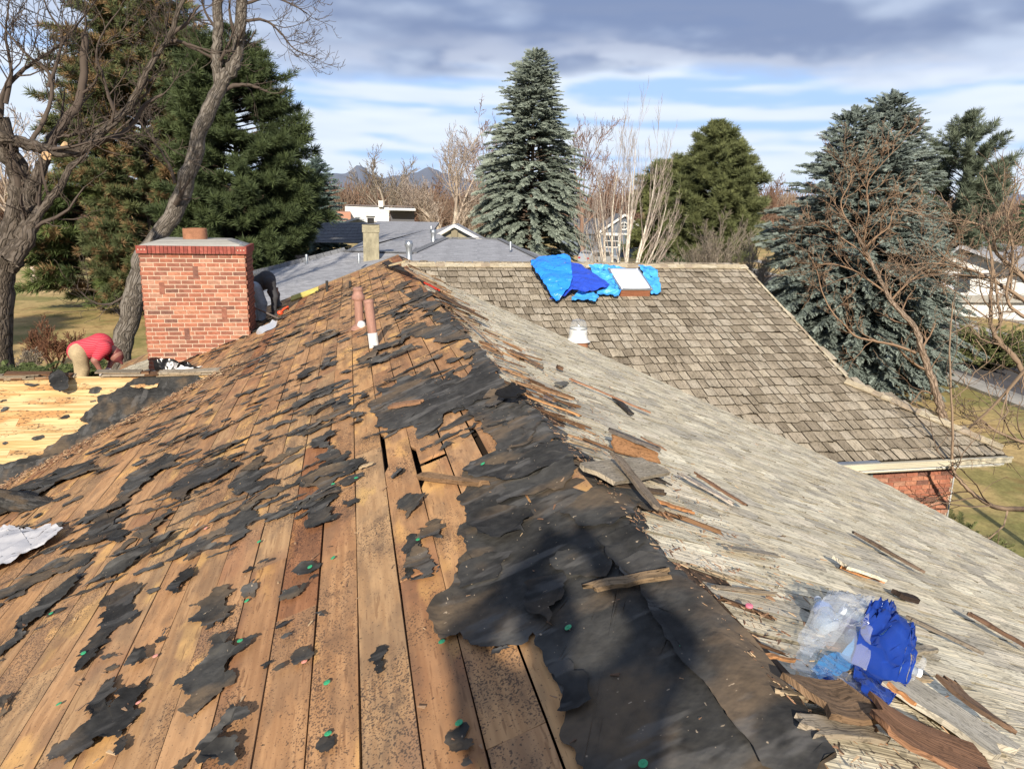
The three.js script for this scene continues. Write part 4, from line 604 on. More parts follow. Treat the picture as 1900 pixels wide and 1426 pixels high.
  im.name = 'wood_chips'; im.castShadow = im.receiveShadow = true; scene.add(tag(im, 'reddish wood chips scattered along the ridge and the left valley', 'wood chips', null, 'stuff'));
}
// ---------------------------------------------------------------- people
function flesh(bones, cell, colorOf) {                 // one continuous surface round tapered bones [a, b, ra, rb]
  const bb = new THREE.Box3(); for (const [a, b, ra, rb] of bones) { bb.expandByPoint(a); bb.expandByPoint(b); } bb.expandByScalar(0.22);
  const c = bb.getCenter(V()), s = bb.getSize(V()), half = Math.max(s.x, s.y, s.z) / 2, N = Math.min(150, Math.ceil(2 * half / cell)), mc = new MarchingCubes(N, M.dark, false, false, 90000); mc.isolation = 0;
  const pre = bones.map(([a, b, ra, rb, k]) => { const d = b.clone().sub(a); return [a.x, a.y, a.z, d.x, d.y, d.z, d.lengthSq() || 1e-9, ra, rb, k ?? 1]; });
  const h = N / 2; let i = 0;
  for (let z = 0; z < N; z++) for (let y = 0; y < N; y++) for (let x = 0; x < N; x++) {
    const X = c.x + (x - h) / h * half, Y = c.y + (y - h) / h * half, Z = c.z + (z - h) / h * half; let acc = 0, mn = 9;
    for (const p of pre) { const ex = X - p[0], ey = Y - p[1], ez = Z - p[2], t = Math.min(1, Math.max(0, (ex * p[3] + ey * p[4] + ez * p[5]) / p[6])), dx = ex - t * p[3], dy = ey - t * p[4], dz = ez - t * p[5], D = Math.sqrt(dx * dx + dy * dy + dz * dz) - mix(p[7], p[8], t); if (D < 0.3) acc += Math.exp(-D / 0.014); if (D < mn) mn = D; }
    mc.field[i++] = acc > 0 ? Math.log(acc) * 0.014 : -mn;
  }
  mc.update();
  const n = mc.count, P = new Float32Array(n * 3), Nn = new Float32Array(n * 3);
  for (let k = 0; k < n; k++) { P[3 * k] = mc.positionArray[3 * k] * half + c.x; P[3 * k + 1] = mc.positionArray[3 * k + 1] * half + c.y; P[3 * k + 2] = mc.positionArray[3 * k + 2] * half + c.z; for (let q = 0; q < 3; q++) Nn[3 * k + q] = mc.normalArray[3 * k + q]; }
  let g = new THREE.BufferGeometry(); g.setAttribute('position', new THREE.BufferAttribute(P, 3)); g = mergeVertices(g, 1e-4); g.computeVertexNormals();
  const uv = new Float32Array(g.attributes.position.count * 2); for (let k = 0; k < uv.length / 2; k++) { uv[2 * k] = g.attributes.position.getX(k) + g.attributes.position.getZ(k); uv[2 * k + 1] = g.attributes.position.getY(k) - g.attributes.position.getZ(k) * 0.5; } g.setAttribute('uv', new THREE.BufferAttribute(uv, 2));
  return g;
}
const grow = (bones, d, from = 0, to = 1) => bones.map(([a, b, ra, rb]) => [a.clone().lerp(b, from), a.clone().lerp(b, to), ra + d, rb + d]);
// joints j: pelvis, chest, neck, head, shoulders, elbows, hands, hips, knees, feet (L and R)
function figure(name, label, j, o) {
  const t = thing(name, label, 'person', j.base.toArray()); const q = (v) => v.clone().sub(j.base);
  const B = {}; const k = o.scale ?? 1;
  B.spine = [[q(j.pelvis), q(j.pelvis).lerp(q(j.chest), 0.5), 0.135 * k, 0.125 * k], [q(j.pelvis).lerp(q(j.chest), 0.5), q(j.chest), 0.13 * k, 0.155 * k], [q(j.shL), q(j.shR), 0.085 * k, 0.085 * k]];
  B.neck = [[q(j.chest).lerp(q(j.neck), 0.5), q(j.neck).lerp(q(j.head), 0.5), 0.06 * k, 0.055 * k]];
  const hd = q(j.head), up = q(j.head).sub(q(j.neck)).normalize(), face = (j.face ?? V(0, 0, 1)).clone().normalize();
  B.head = [[hd.clone().addScaledVector(up, -0.03), hd.clone().addScaledVector(up, 0.05), 0.082 * k, 0.095 * k], [hd.clone().addScaledVector(face, 0.055).addScaledVector(up, -0.05), hd.clone().addScaledVector(face, 0.06).addScaledVector(up, 0.01), 0.045 * k, 0.05 * k], [hd.clone().addScaledVector(face, 0.10).addScaledVector(up, -0.01), hd.clone().addScaledVector(face, 0.115).addScaledVector(up, -0.025), 0.014, 0.017]];
  const sideV = up.clone().cross(face).normalize(); for (const s of [-1, 1]) B.head.push([hd.clone().addScaledVector(sideV, s * 0.088), hd.clone().addScaledVector(sideV, s * 0.098).addScaledVector(up, -0.03), 0.02, 0.015]);
  B.arms = []; B.fore = []; B.hands = []; B.legs = []; B.feet = [];
  for (const s of ['L', 'R']) {
    B.arms.push([q(j['sh' + s]), q(j['el' + s]), 0.062 * k, 0.046 * k]); B.fore.push([q(j['el' + s]), q(j['ha' + s]), 0.044 * k, 0.029 * k]);
    const h = q(j['ha' + s]), dir = h.clone().sub(q(j['el' + s])).normalize(), sd = dir.clone().cross(j.palm?.[s] ?? V(0, 0, 1)).normalize(), nm = sd.clone().cross(dir);
    const p1 = h.clone().addScaledVector(dir, 0.09); B.hands.push([h, p1, 0.028, 0.036]);
    for (let f = 0; f < 4; f++) { const a = p1.clone().addScaledVector(sd, (f - 1.5) * 0.021), L = [0.066, 0.078, 0.072, 0.056][f], m = a.clone().addScaledVector(dir, L * 0.55).addScaledVector(nm, 0.012), e = m.clone().addScaledVector(dir, L * 0.3).addScaledVector(nm, 0.032); B.hands.push([a, m, 0.0095, 0.0085], [m, e, 0.0085, 0.007]); }
    const tb = h.clone().addScaledVector(dir, 0.03).addScaledVector(sd, -0.032), te = tb.clone().addScaledVector(dir, 0.045).addScaledVector(sd, -0.028).addScaledVector(nm, 0.012); B.hands.push([tb, te, 0.013, 0.010]);
    B.legs.push([q(j['hip' + s]), q(j['kn' + s]), 0.095 * k, 0.062 * k], [q(j['kn' + s]), q(j['ft' + s]), 0.060 * k, 0.042 * k]);
    B.feet.push([q(j['ft' + s]).add(V(0, -0.035, 0)), q(j['ft' + s]).add(j.toe ?? V(0.17, -0.06, 0)), 0.05, 0.042]);
  }
  const skin = std(o.skin ?? [0.30, 0.155, 0.10], 0.6);
  part('body', flesh([...B.spine, ...B.neck, ...B.head, ...B.arms, ...B.fore, ...B.hands, ...B.legs, ...B.feet], o.cell ?? 0.013), skin, t);
  part('shirt', flesh([...grow(B.spine, 0.018), ...grow(B.arms, 0.026, -0.05, o.sleeve ?? 0.7), ...(o.longSleeve ? grow(B.fore, 0.02, 0, 0.95) : [])], 0.014), o.shirt, t);
  part('trousers', flesh([[q(j.pelvis), q(j.pelvis).lerp(q(j.chest), 0.12), 0.15 * k, 0.148 * k], ...grow(B.legs, 0.022)], 0.014), o.trousers, t);
  part('shoes', flesh(grow(B.feet, 0.012), 0.012), o.shoes ?? std([0.05, 0.04, 0.035], 0.8), t);
  if (o.gloves) part('gloves', flesh(grow(B.hands, 0.006), 0.009), o.gloves, t);
  if (o.cap) { part('cap', flesh([[hd.clone().addScaledVector(up, 0.045), hd.clone().addScaledVector(up, 0.075), 0.104, 0.09], [hd.clone().addScaledVector(up, 0.06).addScaledVector(face, 0.06), hd.clone().addScaledVector(up, 0.05).addScaledVector(face, 0.155), 0.03, 0.015]], 0.011), o.cap, t); }
  else part('hair', flesh([[hd.clone().addScaledVector(up, 0.045).addScaledVector(face, -0.02), hd.clone().addScaledVector(up, 0.03).addScaledVector(face, -0.045), 0.098, 0.088]], 0.011), o.hair ?? std([0.02, 0.015, 0.012], 0.8), t);
  return t;
}
{
  const at = (x, y, z) => ATZ(x, y, z);
  const stripes = makeTex(512, (u, v) => { const f = v * 34, s = Math.abs(f - Math.floor(f) - 0.5); return s < 0.11 ? [0.52, 0.16, 0.17] : [0.48, 0.028, 0.05]; });
  const zz = -12.35;
  figure('person', 'person in a red striped shirt and dark red cap bending over the left wing ridge', {
    base: at(155, 700, zz), pelvis: at(146, 652, zz), chest: at(186, 640, zz), neck: at(203, 645, zz), head: at(211, 654, zz + 0.02), face: V(0.55, -0.8, 0.25), shL: at(192, 646, zz + 0.17), shR: at(190, 643, zz - 0.2), elL: at(176, 668, zz + 0.26), haL: at(187, 689, zz + 0.22), elR: at(208, 668, zz - 0.22), haR: at(201, 684, zz - 0.02),
    hipL: at(147, 655, zz + 0.1), hipR: at(147, 655, zz - 0.1), knL: at(154, 684, zz + 0.1), knR: at(150, 682, zz - 0.14), ftL: at(150, 722, zz + 0.1), ftR: at(143, 721, zz - 0.18),
  }, { shirt: std([1, 1, 1], 0.85, { map: stripes }), trousers: std([0.52, 0.40, 0.24], 0.9, { map: noiseMap }), cap: std([0.13, 0.035, 0.035], 0.85), gloves: std([0.55, 0.54, 0.52], 0.8), skin: [0.27, 0.115, 0.085], scale: 1.06 });
  const z2 = -15.2;
  figure('person', 'person in a dark grey shirt and pale blue jeans bending down behind the chimney', {
    base: at(480, 598, z2), pelvis: at(472, 530, z2 - 0.05), chest: at(494, 519, z2), neck: at(503, 527, z2 - 0.05), head: at(506, 540, z2 - 0.12), face: V(0.3, -0.95, 0), shL: at(501, 524, z2 + 0.17), shR: at(494, 521, z2 - 0.2), elL: at(509, 550, z2 + 0.2), haL: at(508, 576, z2 + 0.2), elR: at(512, 546, z2 - 0.24), haR: at(515, 560, z2 - 0.1),
    hipL: at(474, 534, z2 + 0.1), hipR: at(474, 534, z2 - 0.1), knL: at(487, 563, z2 + 0.12), knR: at(482, 562, z2 - 0.12), ftL: at(486, 592, z2 + 0.12), ftR: at(479, 592, z2 - 0.14),
  }, { shirt: std([0.055, 0.055, 0.06], 0.9), longSleeve: true, sleeve: 1, trousers: std([0.40, 0.47, 0.55], 0.9, { map: noiseMap }), gloves: std([0.03, 0.03, 0.03], 0.7), skin: [0.16, 0.09, 0.065], cell: 0.014 });
  const onL = (px, py, h) => pick(LEFT, px, py, h).applyMatrix4(LEFT.m);
  // the tool by the second person: a short fork with orange tines
  const tool = thing('garden_fork', 'small orange-tined tool beside the hands of the person behind the chimney', 'tool', onL(520, 580, 0.08).toArray());
  const om = std([0.62, 0.085, 0.03], 0.5); for (let i = 0; i < 5; i++) { const g = new THREE.TubeGeometry(new THREE.CatmullRomCurve3([V(0, 0, (i - 2) * 0.012), V(0.08, 0.08, (i - 2) * 0.035), V(0.15, 0.05 + 0.02 * i, (i - 2) * 0.05)]), 8, 0.016, 6); part('tine', g, om, tool); }
  part('shaft', new THREE.CylinderGeometry(0.018, 0.02, 0.5, 10).rotateZ(1.1).translate(-0.2, -0.02, 0.02), std([0.10, 0.08, 0.07], 0.7), tool); part('socket', new THREE.SphereGeometry(0.045, 12, 8).scale(1.3, 1, 1), om, tool);

  // the photographer, standing on the stripped slope behind the lens, phone held up in both hands
  const fx = -0.15, fz = 0.60, fy = RY - 0.4 * (RX - fx), e = EYE;
  const P = (x, y, z) => V(x, y, z);
  figure('person', 'person in dark work clothes standing on the roof, holding a phone up in both hands', {
    base: P(fx, fy, fz), pelvis: P(fx, fy + 0.92, fz), chest: P(fx, fy + 1.32, fz - 0.01), neck: P(fx, fy + 1.52, fz - 0.03), head: P(fx - 0.02, fy + 1.68, fz - 0.05), face: P(0.2, 0.0, -1), shL: P(fx - 0.19, fy + 1.43, fz - 0.02), shR: P(fx + 0.19, fy + 1.43, fz - 0.02),
    elL: P(-0.42, e - 0.22, 0.36), elR: P(0.27, e - 0.20, 0.36), haL: P(-0.12, e - 0.05, 0.15), haR: P(0.14, e - 0.05, 0.15), palm: { L: P(-0.6, 0.3, -1), R: P(0.6, 0.3, -1) },
    hipL: P(fx - 0.10, fy + 0.89, fz), hipR: P(fx + 0.10, fy + 0.91, fz), knL: P(fx - 0.12, fy + 0.45, fz - 0.04), knR: P(fx + 0.12, fy + 0.50, fz - 0.04), ftL: P(fx - 0.14, fy + 0.04, fz + 0.02), ftR: P(fx + 0.14, fy + 0.15, fz + 0.02), toe: P(0, -0.05, -0.17),
  }, { shirt: std([0.05, 0.06, 0.09], 0.9), longSleeve: true, sleeve: 1, trousers: std([0.07, 0.08, 0.10], 0.9), hair: std([0.02, 0.02, 0.02], 0.8), cell: 0.014, scale: 1.12 });
  solo('phone', new RoundedBoxGeometry(0.16, 0.078, 0.008, 2, 0.0035), std([0.02, 0.02, 0.022], 0.3), 'black phone held sideways in both hands of the person standing on the roof', 'phone', null, V(0.01, e, 0.055));
}
// ---------------------------------------------------------------- bottles in torn plastic wrap
{
  const O = pick(RIGHT, 1592, 1205), r = rng(61), base = O.clone().applyMatrix4(RIGHT.m), px = 0.00168;
  // axes on the slope: e1 to the right of the picture, e2 away from the viewer
  const a1 = pick(RIGHT, 1692, 1240).sub(O), e1 = a1.clone().normalize(), e2 = V(e1.z, 0, -e1.x); if (pick(RIGHT, 1592, 1150).sub(O).dot(e2) < 0) e2.negate();
  const loc = (u, h, v) => O.clone().addScaledVector(e1, u).addScaledVector(e2, v).add(V(0, h, 0));
  const prof = [[0, 0], [0.024, 0], [0.031, 0.006], [0.032, 0.03], [0.0305, 0.04], [0.032, 0.05], [0.032, 0.062], [0.0305, 0.07], [0.032, 0.078], [0.032, 0.125], [0.0305, 0.13], [0.032, 0.136], [0.029, 0.152], [0.020, 0.172], [0.013, 0.184], [0.0125, 0.19], [0.014, 0.192], [0.0125, 0.194], [0.0125, 0.198]].map((p) => new THREE.Vector2(...p));
  const bg = new THREE.LatheGeometry(prof, 26), lg = new THREE.CylinderGeometry(0.0328, 0.0328, 0.05, 26, 1, true).translate(0, 0.100, 0), cg = new THREE.CylinderGeometry(0.0148, 0.0148, 0.014, 18).translate(0, 0.204, 0), wg = new THREE.LatheGeometry([[0, 0.004], [0.029, 0.006], [0.029, 0.125], [0.027, 0.148], [0, 0.15]].map((p) => new THREE.Vector2(...p)), 20);
  const pet = phys([0.86, 0.92, 0.96], 0.06, { transmission: 0.88, thickness: 0, ior: 1.45, specularIntensity: 1 }), blue = std([0.015, 0.05, 0.33], 0.35, { side: THREE.DoubleSide }), lab = std([0.08, 0.24, 0.60], 0.35, { side: THREE.DoubleSide }), capm = std([0.80, 0.82, 0.84], 0.4);
  const waterM = phys([0.74, 0.86, 0.95], 0.04, { transmission: 0.8, thickness: 0, ior: 1.33 });
  const make = (label) => { const b = thing('water_bottle', label, 'bottle', [0, 0, 0], 'water bottles in the torn plastic wrap'); part('bottle_wall', bg, pet, b); part('water', wg, waterM, b); part('label', lg, blue, b); part('cap', cg, capm, b); return b; };
  const first = make('clear water bottle with a dark blue label lying lowest at the front of the bundle');
  const spots = [
    [-0.035, 0.042, -0.085, [0.96, 0.04, -0.25], 'lowest'], [-0.11, 0.036, 0.03, [0.55, 0.04, 0.83], 'left'], [-0.02, 0.042, 0.0, [0.95, 0.05, 0.1], 'mid'], [0.15, 0.085, -0.01, [-0.9, 0.1, 0.35], 'top'],
    [0.14, 0.036, 0.10, [-0.9, 0.08, 0.1], 'back'], [0.19, 0.036, 0.0, [-0.75, 0.02, -0.65], 'right'], [-0.085, 0.055, 0.03, [0.3, 0.05, 0.95], 'upright'], [0.17, 0.08, 0.09, [-0.5, 0.1, -0.8], 'blue'],
  ];
  const names = ['', 'clear water bottle slanting away at the left side of the bundle', 'water bottle in the middle layer of the bundle', 'water bottle on top of the bundle beside the blue film', 'water bottle at the back of the bundle', 'water bottle low on the right under the blue film', 'water bottle pointing away at the back left of the bundle', 'water bottle high under the blue printed film'];
  spots.forEach(([u, h, v, d], i) => { const b = i ? first.clone() : first; if (i) { b.name = numbered('water_bottle'); scene.add(b); b.userData = { ...first.userData, label: names[i] }; } const dir = e1.clone().multiplyScalar(d[0]).add(V(0, d[1], 0)).addScaledVector(e2, d[2]).normalize().transformDirection(RIGHT.m); b.position.copy(loc(u - 0.06, h, v - 0.03)).applyMatrix4(RIGHT.m); b.quaternion.setFromUnitVectors(V(0, 1, 0), dir); if (i === 1 || i === 2 || i === 6) b.children[2].material = lab; });
  const wrap = thing('plastic_wrap', 'torn clear and blue shrink wrap bundled round water bottles on the pale slope', 'plastic wrap', base.toArray(), null);
  const shp = (l, off) => l.map(([x, y]) => { const p = pick(RIGHT, x, y, off); return [p.x, p.z]; }), cx = O.x, cz = O.z;
  const crease = (x, z, s) => { const a = 1 - Math.abs(2 * fbm(x * 10 + s, z * 10, s, 3) - 1), b = 1 - Math.abs(2 * fbm(x * 24, z * 24 + s, s + 4, 2) - 1); return 0.032 * a * a * a + 0.012 * b * b * b; };
  const film = (n, l, off, f, m, s) => { const g = sheet(shp(l, off), f, { seed: s, amp: 0.12, step: 0.014, cell: 0.009 }); g.translate(-O.x, 0, -O.z); const o = part(n, g, m, wrap); o.quaternion.setFromRotationMatrix(RIGHT.m); return o; };
  const filmBump = makeTex(256, (u, v) => { const q = 1 - Math.abs(2 * fbm(u * 8, v * 8, 381, 4, 8, 8) - 1); return q * q * q; }, false);
  const clear = phys([0.97, 0.98, 0.99], 0.09, { transmission: 0.87, thickness: 0, ior: 1.5, side: THREE.DoubleSide, bumpMap: filmBump, bumpScale: 0.004 }), printed = phys([0.014, 0.055, 0.34], 0.16, { transmission: 0.38, specularIntensity: 0.6, thickness: 0, ior: 1.5, side: THREE.DoubleSide, clearcoat: 0.3, clearcoatRoughness: 0.1, bumpMap: filmBump, bumpScale: 0.006 });
  const hump = (h, rx, rz, s, lo = 0.006, dx = 0, dz = 0, k = 1) => (x, z) => { const q = Math.max(0, 1 - ((x - cx - dx) / rx) ** 2 - ((z - cz - dz) / rz) ** 2); return lo + h * Math.pow(q, 0.7) + crease(x, z, s) * (0.4 + 1.1 * q) * k; };
  film('clear_film', [[1478, 1212], [1492, 1182], [1502, 1165], [1500, 1140], [1522, 1122], [1552, 1114], [1590, 1120], [1612, 1128], [1606, 1146], [1592, 1158], [1590, 1176], [1604, 1206], [1622, 1240], [1634, 1268], [1600, 1276], [1560, 1262], [1510, 1238]], 0.06, hump(0.115, 0.30, 0.30, 3), clear, 3);
  film('clear_film', [[1640, 1264], [1684, 1248], [1706, 1240], [1704, 1262], [1680, 1274], [1650, 1274]], 0.03, hump(0.05, 0.30, 0.30, 41), clear, 41);
  film('clear_film', [[1500, 1176], [1500, 1140], [1525, 1120], [1556, 1114], [1592, 1122], [1616, 1134], [1590, 1150], [1545, 1170], [1520, 1190]], 0.10, hump(0.11, 0.26, 0.26, 19, 0.03), clear, 9);
  film('tinted_film', [[1520, 1208], [1534, 1194], [1560, 1182], [1590, 1178], [1602, 1206], [1570, 1222], [1538, 1226]], 0.09, hump(0.095, 0.26, 0.26, 31, 0.02), phys([0.10, 0.36, 0.72], 0.1, { transmission: 0.55, thickness: 0, ior: 1.5, side: THREE.DoubleSide, bumpMap: filmBump, bumpScale: 0.004 }), 31);
  film('printed_film', [[1594, 1156], [1610, 1146], [1632, 1140], [1652, 1152], [1672, 1182], [1690, 1212], [1702, 1236], [1682, 1250], [1650, 1268], [1636, 1266], [1618, 1234], [1602, 1204], [1590, 1174]], 0.10, hump(0.10, 0.28, 0.28, 13, 0.012, 0, 0, 1.9), printed, 13);
  film('printed_film', [[1512, 1228], [1540, 1228], [1552, 1246], [1562, 1262], [1540, 1254], [1520, 1244]], 0.03, hump(0.05, 0.28, 0.28, 23), printed, 23);
  // a pink bottle cap a little way off
  solo('bottle_cap', new THREE.LatheGeometry([[0, 0.008], [0.011, 0.008], [0.013, 0.006], [0.013, 0]].map((p) => new THREE.Vector2(...p)), 14), std([0.62, 0.16, 0.22], 0.5), 'pink bottle cap lying alone between the felt and the bottle bundle', 'bottle cap', null, pick(RIGHT, 1390, 1125, 0.02).applyMatrix4(RIGHT.m));
}
// ---------------------------------------------------------------- trees
class Tubes {
  constructor() { this.p = []; this.i = []; this.u = []; }
  add(pts, rad, sides) {
    const base = this.p.length / 3, n = pts.length; let t = pts[1].clone().sub(pts[0]).normalize(), N = Math.abs(t.y) < 0.9 ? V(0, 1, 0).cross(t).normalize() : V(1, 0, 0).cross(t).normalize(), len = 0;
    for (let k = 0; k < n; k++) {
      const t2 = (k < n - 1 ? pts[k + 1].clone().sub(pts[Math.max(0, k - 1)]) : pts[k].clone().sub(pts[k - 1])).normalize(); N.addScaledVector(t2, -N.dot(t2)).normalize(); const B = t2.clone().cross(N); if (k) len += pts[k].distanceTo(pts[k - 1]);
      for (let s = 0; s <= sides; s++) { const a = s / sides * 6.28318, c = Math.cos(a) * rad[k], d = Math.sin(a) * rad[k]; this.p.push(pts[k].x + N.x * c + B.x * d, pts[k].y + N.y * c + B.y * d, pts[k].z + N.z * c + B.z * d); this.u.push(s / sides * Math.max(0.25, Math.min(1, rad[0] * 3)), len * 0.7); }
    }
    const w = sides + 1; for (let k = 0; k < n - 1; k++) for (let s = 0; s < sides; s++) { const a = base + k * w + s; this.i.push(a, a + w, a + 1, a + 1, a + w, a + w + 1); }
  }
  geo() { const g = new THREE.BufferGeometry(); g.setAttribute('position', new THREE.Float32BufferAttribute(this.p, 3)); g.setAttribute('uv', new THREE.Float32BufferAttribute(this.u, 2)); g.setIndex(this.i); g.computeVertexNormals(); return g; }
}
const rnd3 = (r) => V(r() - 0.5, r() - 0.5, r() - 0.5);
function branch(T, r, p, d, L, R, lev, o) {            // a limb that wanders, tapers and forks
  const n = lev === 0 ? 9 : lev === 1 ? 7 : lev === 2 ? 5 : 4, pts = [p.clone()], rad = [R], dir = d.clone().normalize(), end = Math.max(o.min, R * (o.taper ?? 0.35)), wig = (o.wig ?? 0.35) * (1 + lev * 0.25);
  for (let k = 1; k <= n; k++) { dir.addScaledVector(rnd3(r), wig).add(V(0, (o.up ?? 0.06) * (lev ? 1 : 0.5), 0)).normalize(); pts.push(pts[k - 1].clone().addScaledVector(dir, L / n)); rad.push(Math.max(o.min, mix(R, end, k / n))); }
  T[Math.min(lev, o.split ?? 1) === 0 ? 'trunk' : 'limb'].add(pts, rad, lev === 0 ? 9 : lev === 1 ? 6 : lev === 2 ? 4 : 3);
  sprout(T, r, pts, rad, L, lev, o);
}
function sprout(T, r, pts, rad, L, lev, o) {
  if (lev >= o.depth) return; const n = pts.length - 1, num = o.kids[lev] ?? 4;
  for (let c = 0; c < num; c++) {
    const f = c === num - 1 ? 1 : mix(o.from?.[lev] ?? 0.3, 1, (c + r()) / num), k = Math.min(n - 1, (f * n) | 0), u = f * n - k, at = pts[k].clone().lerp(pts[k + 1], u), t = pts[k + 1].clone().sub(pts[k]).normalize(), ax = rnd3(r).cross(t).normalize(), an = (o.ang?.[lev] ?? 0.75) * (0.6 + 0.7 * r()) * (f > 0.97 ? 0.4 : 1);
    branch(T, r, at, t.applyAxisAngle(ax, an), L * (o.len?.[lev] ?? 0.6) * (0.6 + 0.6 * r()) * (1.1 - 0.35 * f), Math.max(o.min, mix(rad[k], rad[k + 1], u) * (o.thin ?? 0.62)), lev + 1, o);
  }
}
function bareTree(name, label, group, base, H, R, mats, seed, o) {
  const t = thing(name, label, 'tree', base.toArray(), group), r = rng(seed), T = { trunk: new Tubes(), limb: new Tubes() }; o = { min: 0.008, depth: 4, kids: [7, 6, 5, 4], len: [0.62, 0.6, 0.55, 0.5], ang: [0.7, 0.75, 0.75, 0.8], ...o };
  for (const st of o.stems ?? [[V(0, 1, 0), 1]]) branch(T, r, V((r() - 0.5) * 0.3, -0.1, (r() - 0.5) * 0.3), st[0], H * (o.trunk ?? 0.5) * st[1], R * st[1], 0, o);
  part('trunk', T.trunk.geo(), mats[0], t); part('branches', T.limb.geo(), mats[1], t); return t;
}
function limbTree(name, label, base, limbs, mats, seed, o, group) { // limbs given as surveyed polylines, finer wood grows from them
  const t = thing(name, label, 'tree', base.toArray(), group), r = rng(seed), T = { trunk: new Tubes(), limb: new Tubes() };
  for (const L of limbs) {
    const c = new THREE.CatmullRomCurve3(L.p.map((q) => q.clone().sub(base))), n = L.p.length * 4, pts = c.getPoints(n), len = c.getLength(), rad = pts.map((_, k) => Math.max(o.min, mix(L.r[0], L.r[1], Math.pow(k / n, 0.8)) * (1 + 0.16 * (fbm(k * 0.7, seed, 3, 2) - 0.5))));
    pts.forEach((q, k) => { if (k && k < n) q.addScaledVector(rnd3(r), Math.min(0.08, rad[k] * 0.5)); });
    (L.r[0] > (o.trunkR ?? 0.12) ? T.trunk : T.limb).add(pts, rad, L.r[0] > 0.1 ? 12 : 6);
    sprout(T, r, pts, rad, L.len ?? len, L.lev ?? 1, { ...o, kids: { ...o.kids, [L.lev ?? 1]: L.kids ?? Math.round(len * (o.perM ?? 2)) }, len: { ...o.len, [L.lev ?? 1]: (o.side ?? 1.2) / (L.len ?? len) } });
  }
  for (const s of o.cuts ?? []) { const d = s[1].clone().normalize(), g = new THREE.CylinderGeometry(s[2], s[2] * 1.05, 0.16, 14); const m = part('cut_end', g, std([0.55, 0.36, 0.2], 0.85), t); m.position.copy(s[0]).sub(base); m.quaternion.setFromUnitVectors(V(0, 1, 0), d); }
  part('trunk', T.trunk.geo(), mats[0], t); part('branches', T.limb.geo(), mats[1], t); return t;
}
function spiky(g) { g.computeVertexNormals(); return g; }
const sprayGeo = (() => {                              // a flat spruce spray along +x: central twig with bristling side twigs
  const pos = [], r = rng(71); const spike = (a, d, L, w) => { const t = d.clone().normalize(), n = Math.abs(t.y) < 0.9 ? V(0, 1, 0).cross(t).normalize() : V(1, 0, 0), b = t.clone().cross(n), m = a.clone().addScaledVector(t, L * 0.35), e = a.clone().addScaledVector(t, L); const q = [0, 1, 2].map((k) => m.clone().addScaledVector(n, Math.cos(k * 2.094) * w).addScaledVector(b, Math.sin(k * 2.094) * w)); for (let k = 0; k < 3; k++) { const u = q[k], v = q[(k + 1) % 3]; for (const p of [a, v, u, e, u, v]) pos.push(p.x, p.y, p.z); } };
  spike(V(0, 0, 0), V(1, 0.02, 0), 1.05, 0.05);
  for (let i = 0; i < 9; i++) for (const s of [-1, 1]) { const x = 0.06 + i * 0.1, L = 0.42 * (1 - x * 0.62) * (0.8 + 0.4 * r()); spike(V(x, 0, 0), V(0.75, -0.12 + 0.45 * r(), s * (0.75 + 0.3 * r())), L, 0.042); if (i % 2) spike(V(x, 0, 0), V(0.7, 0.75, s * 0.2), L * 0.55, 0.04); if (i % 3 === 0) spike(V(x + 0.1 * s, 0, s * 0.12), V(0.9, -0.35, s * 0.5), L * 0.6, 0.035); }
  const g = new THREE.BufferGeometry(); g.setAttribute('position', new THREE.Float32BufferAttribute(pos, 3)); return spiky(g);
})();
const tuftGeo = (() => {                               // a pine tuft: long needles bursting from a short twig along +x
  const pos = [], r = rng(73); const nd = (a, d, L, w) => { const t = d.clone().normalize(), s = t.clone().cross(rnd3(r)).normalize(), e = a.clone().addScaledVector(t, L), m = a.clone().addScaledVector(t, L * 0.5).add(V(0, -0.02, 0)); for (const p of [a.clone().addScaledVector(s, -w * 0.5), m.clone().addScaledVector(s, w), e, a.clone().addScaledVector(s, w * 0.5), e, m.clone().addScaledVector(s, -w)]) pos.push(p.x, p.y, p.z); };
  for (let i = 0; i < 46; i++) { const x = r() * 0.55, a = r() * 6.283, q = 0.35 + 0.75 * r(); nd(V(x, 0, 0), V(0.85 - 0.35 * q + x * 0.5, Math.cos(a) * q + 0.1, Math.sin(a) * q), 0.5 + 0.25 * r(), 0.028); }
  const g = new THREE.BufferGeometry(); g.setAttribute('position', new THREE.Float32BufferAttribute(pos, 3)); return spiky(g);
})();
const leafM = new THREE.MeshStandardMaterial({ color: 0xffffff, roughness: 0.75, side: THREE.DoubleSide });
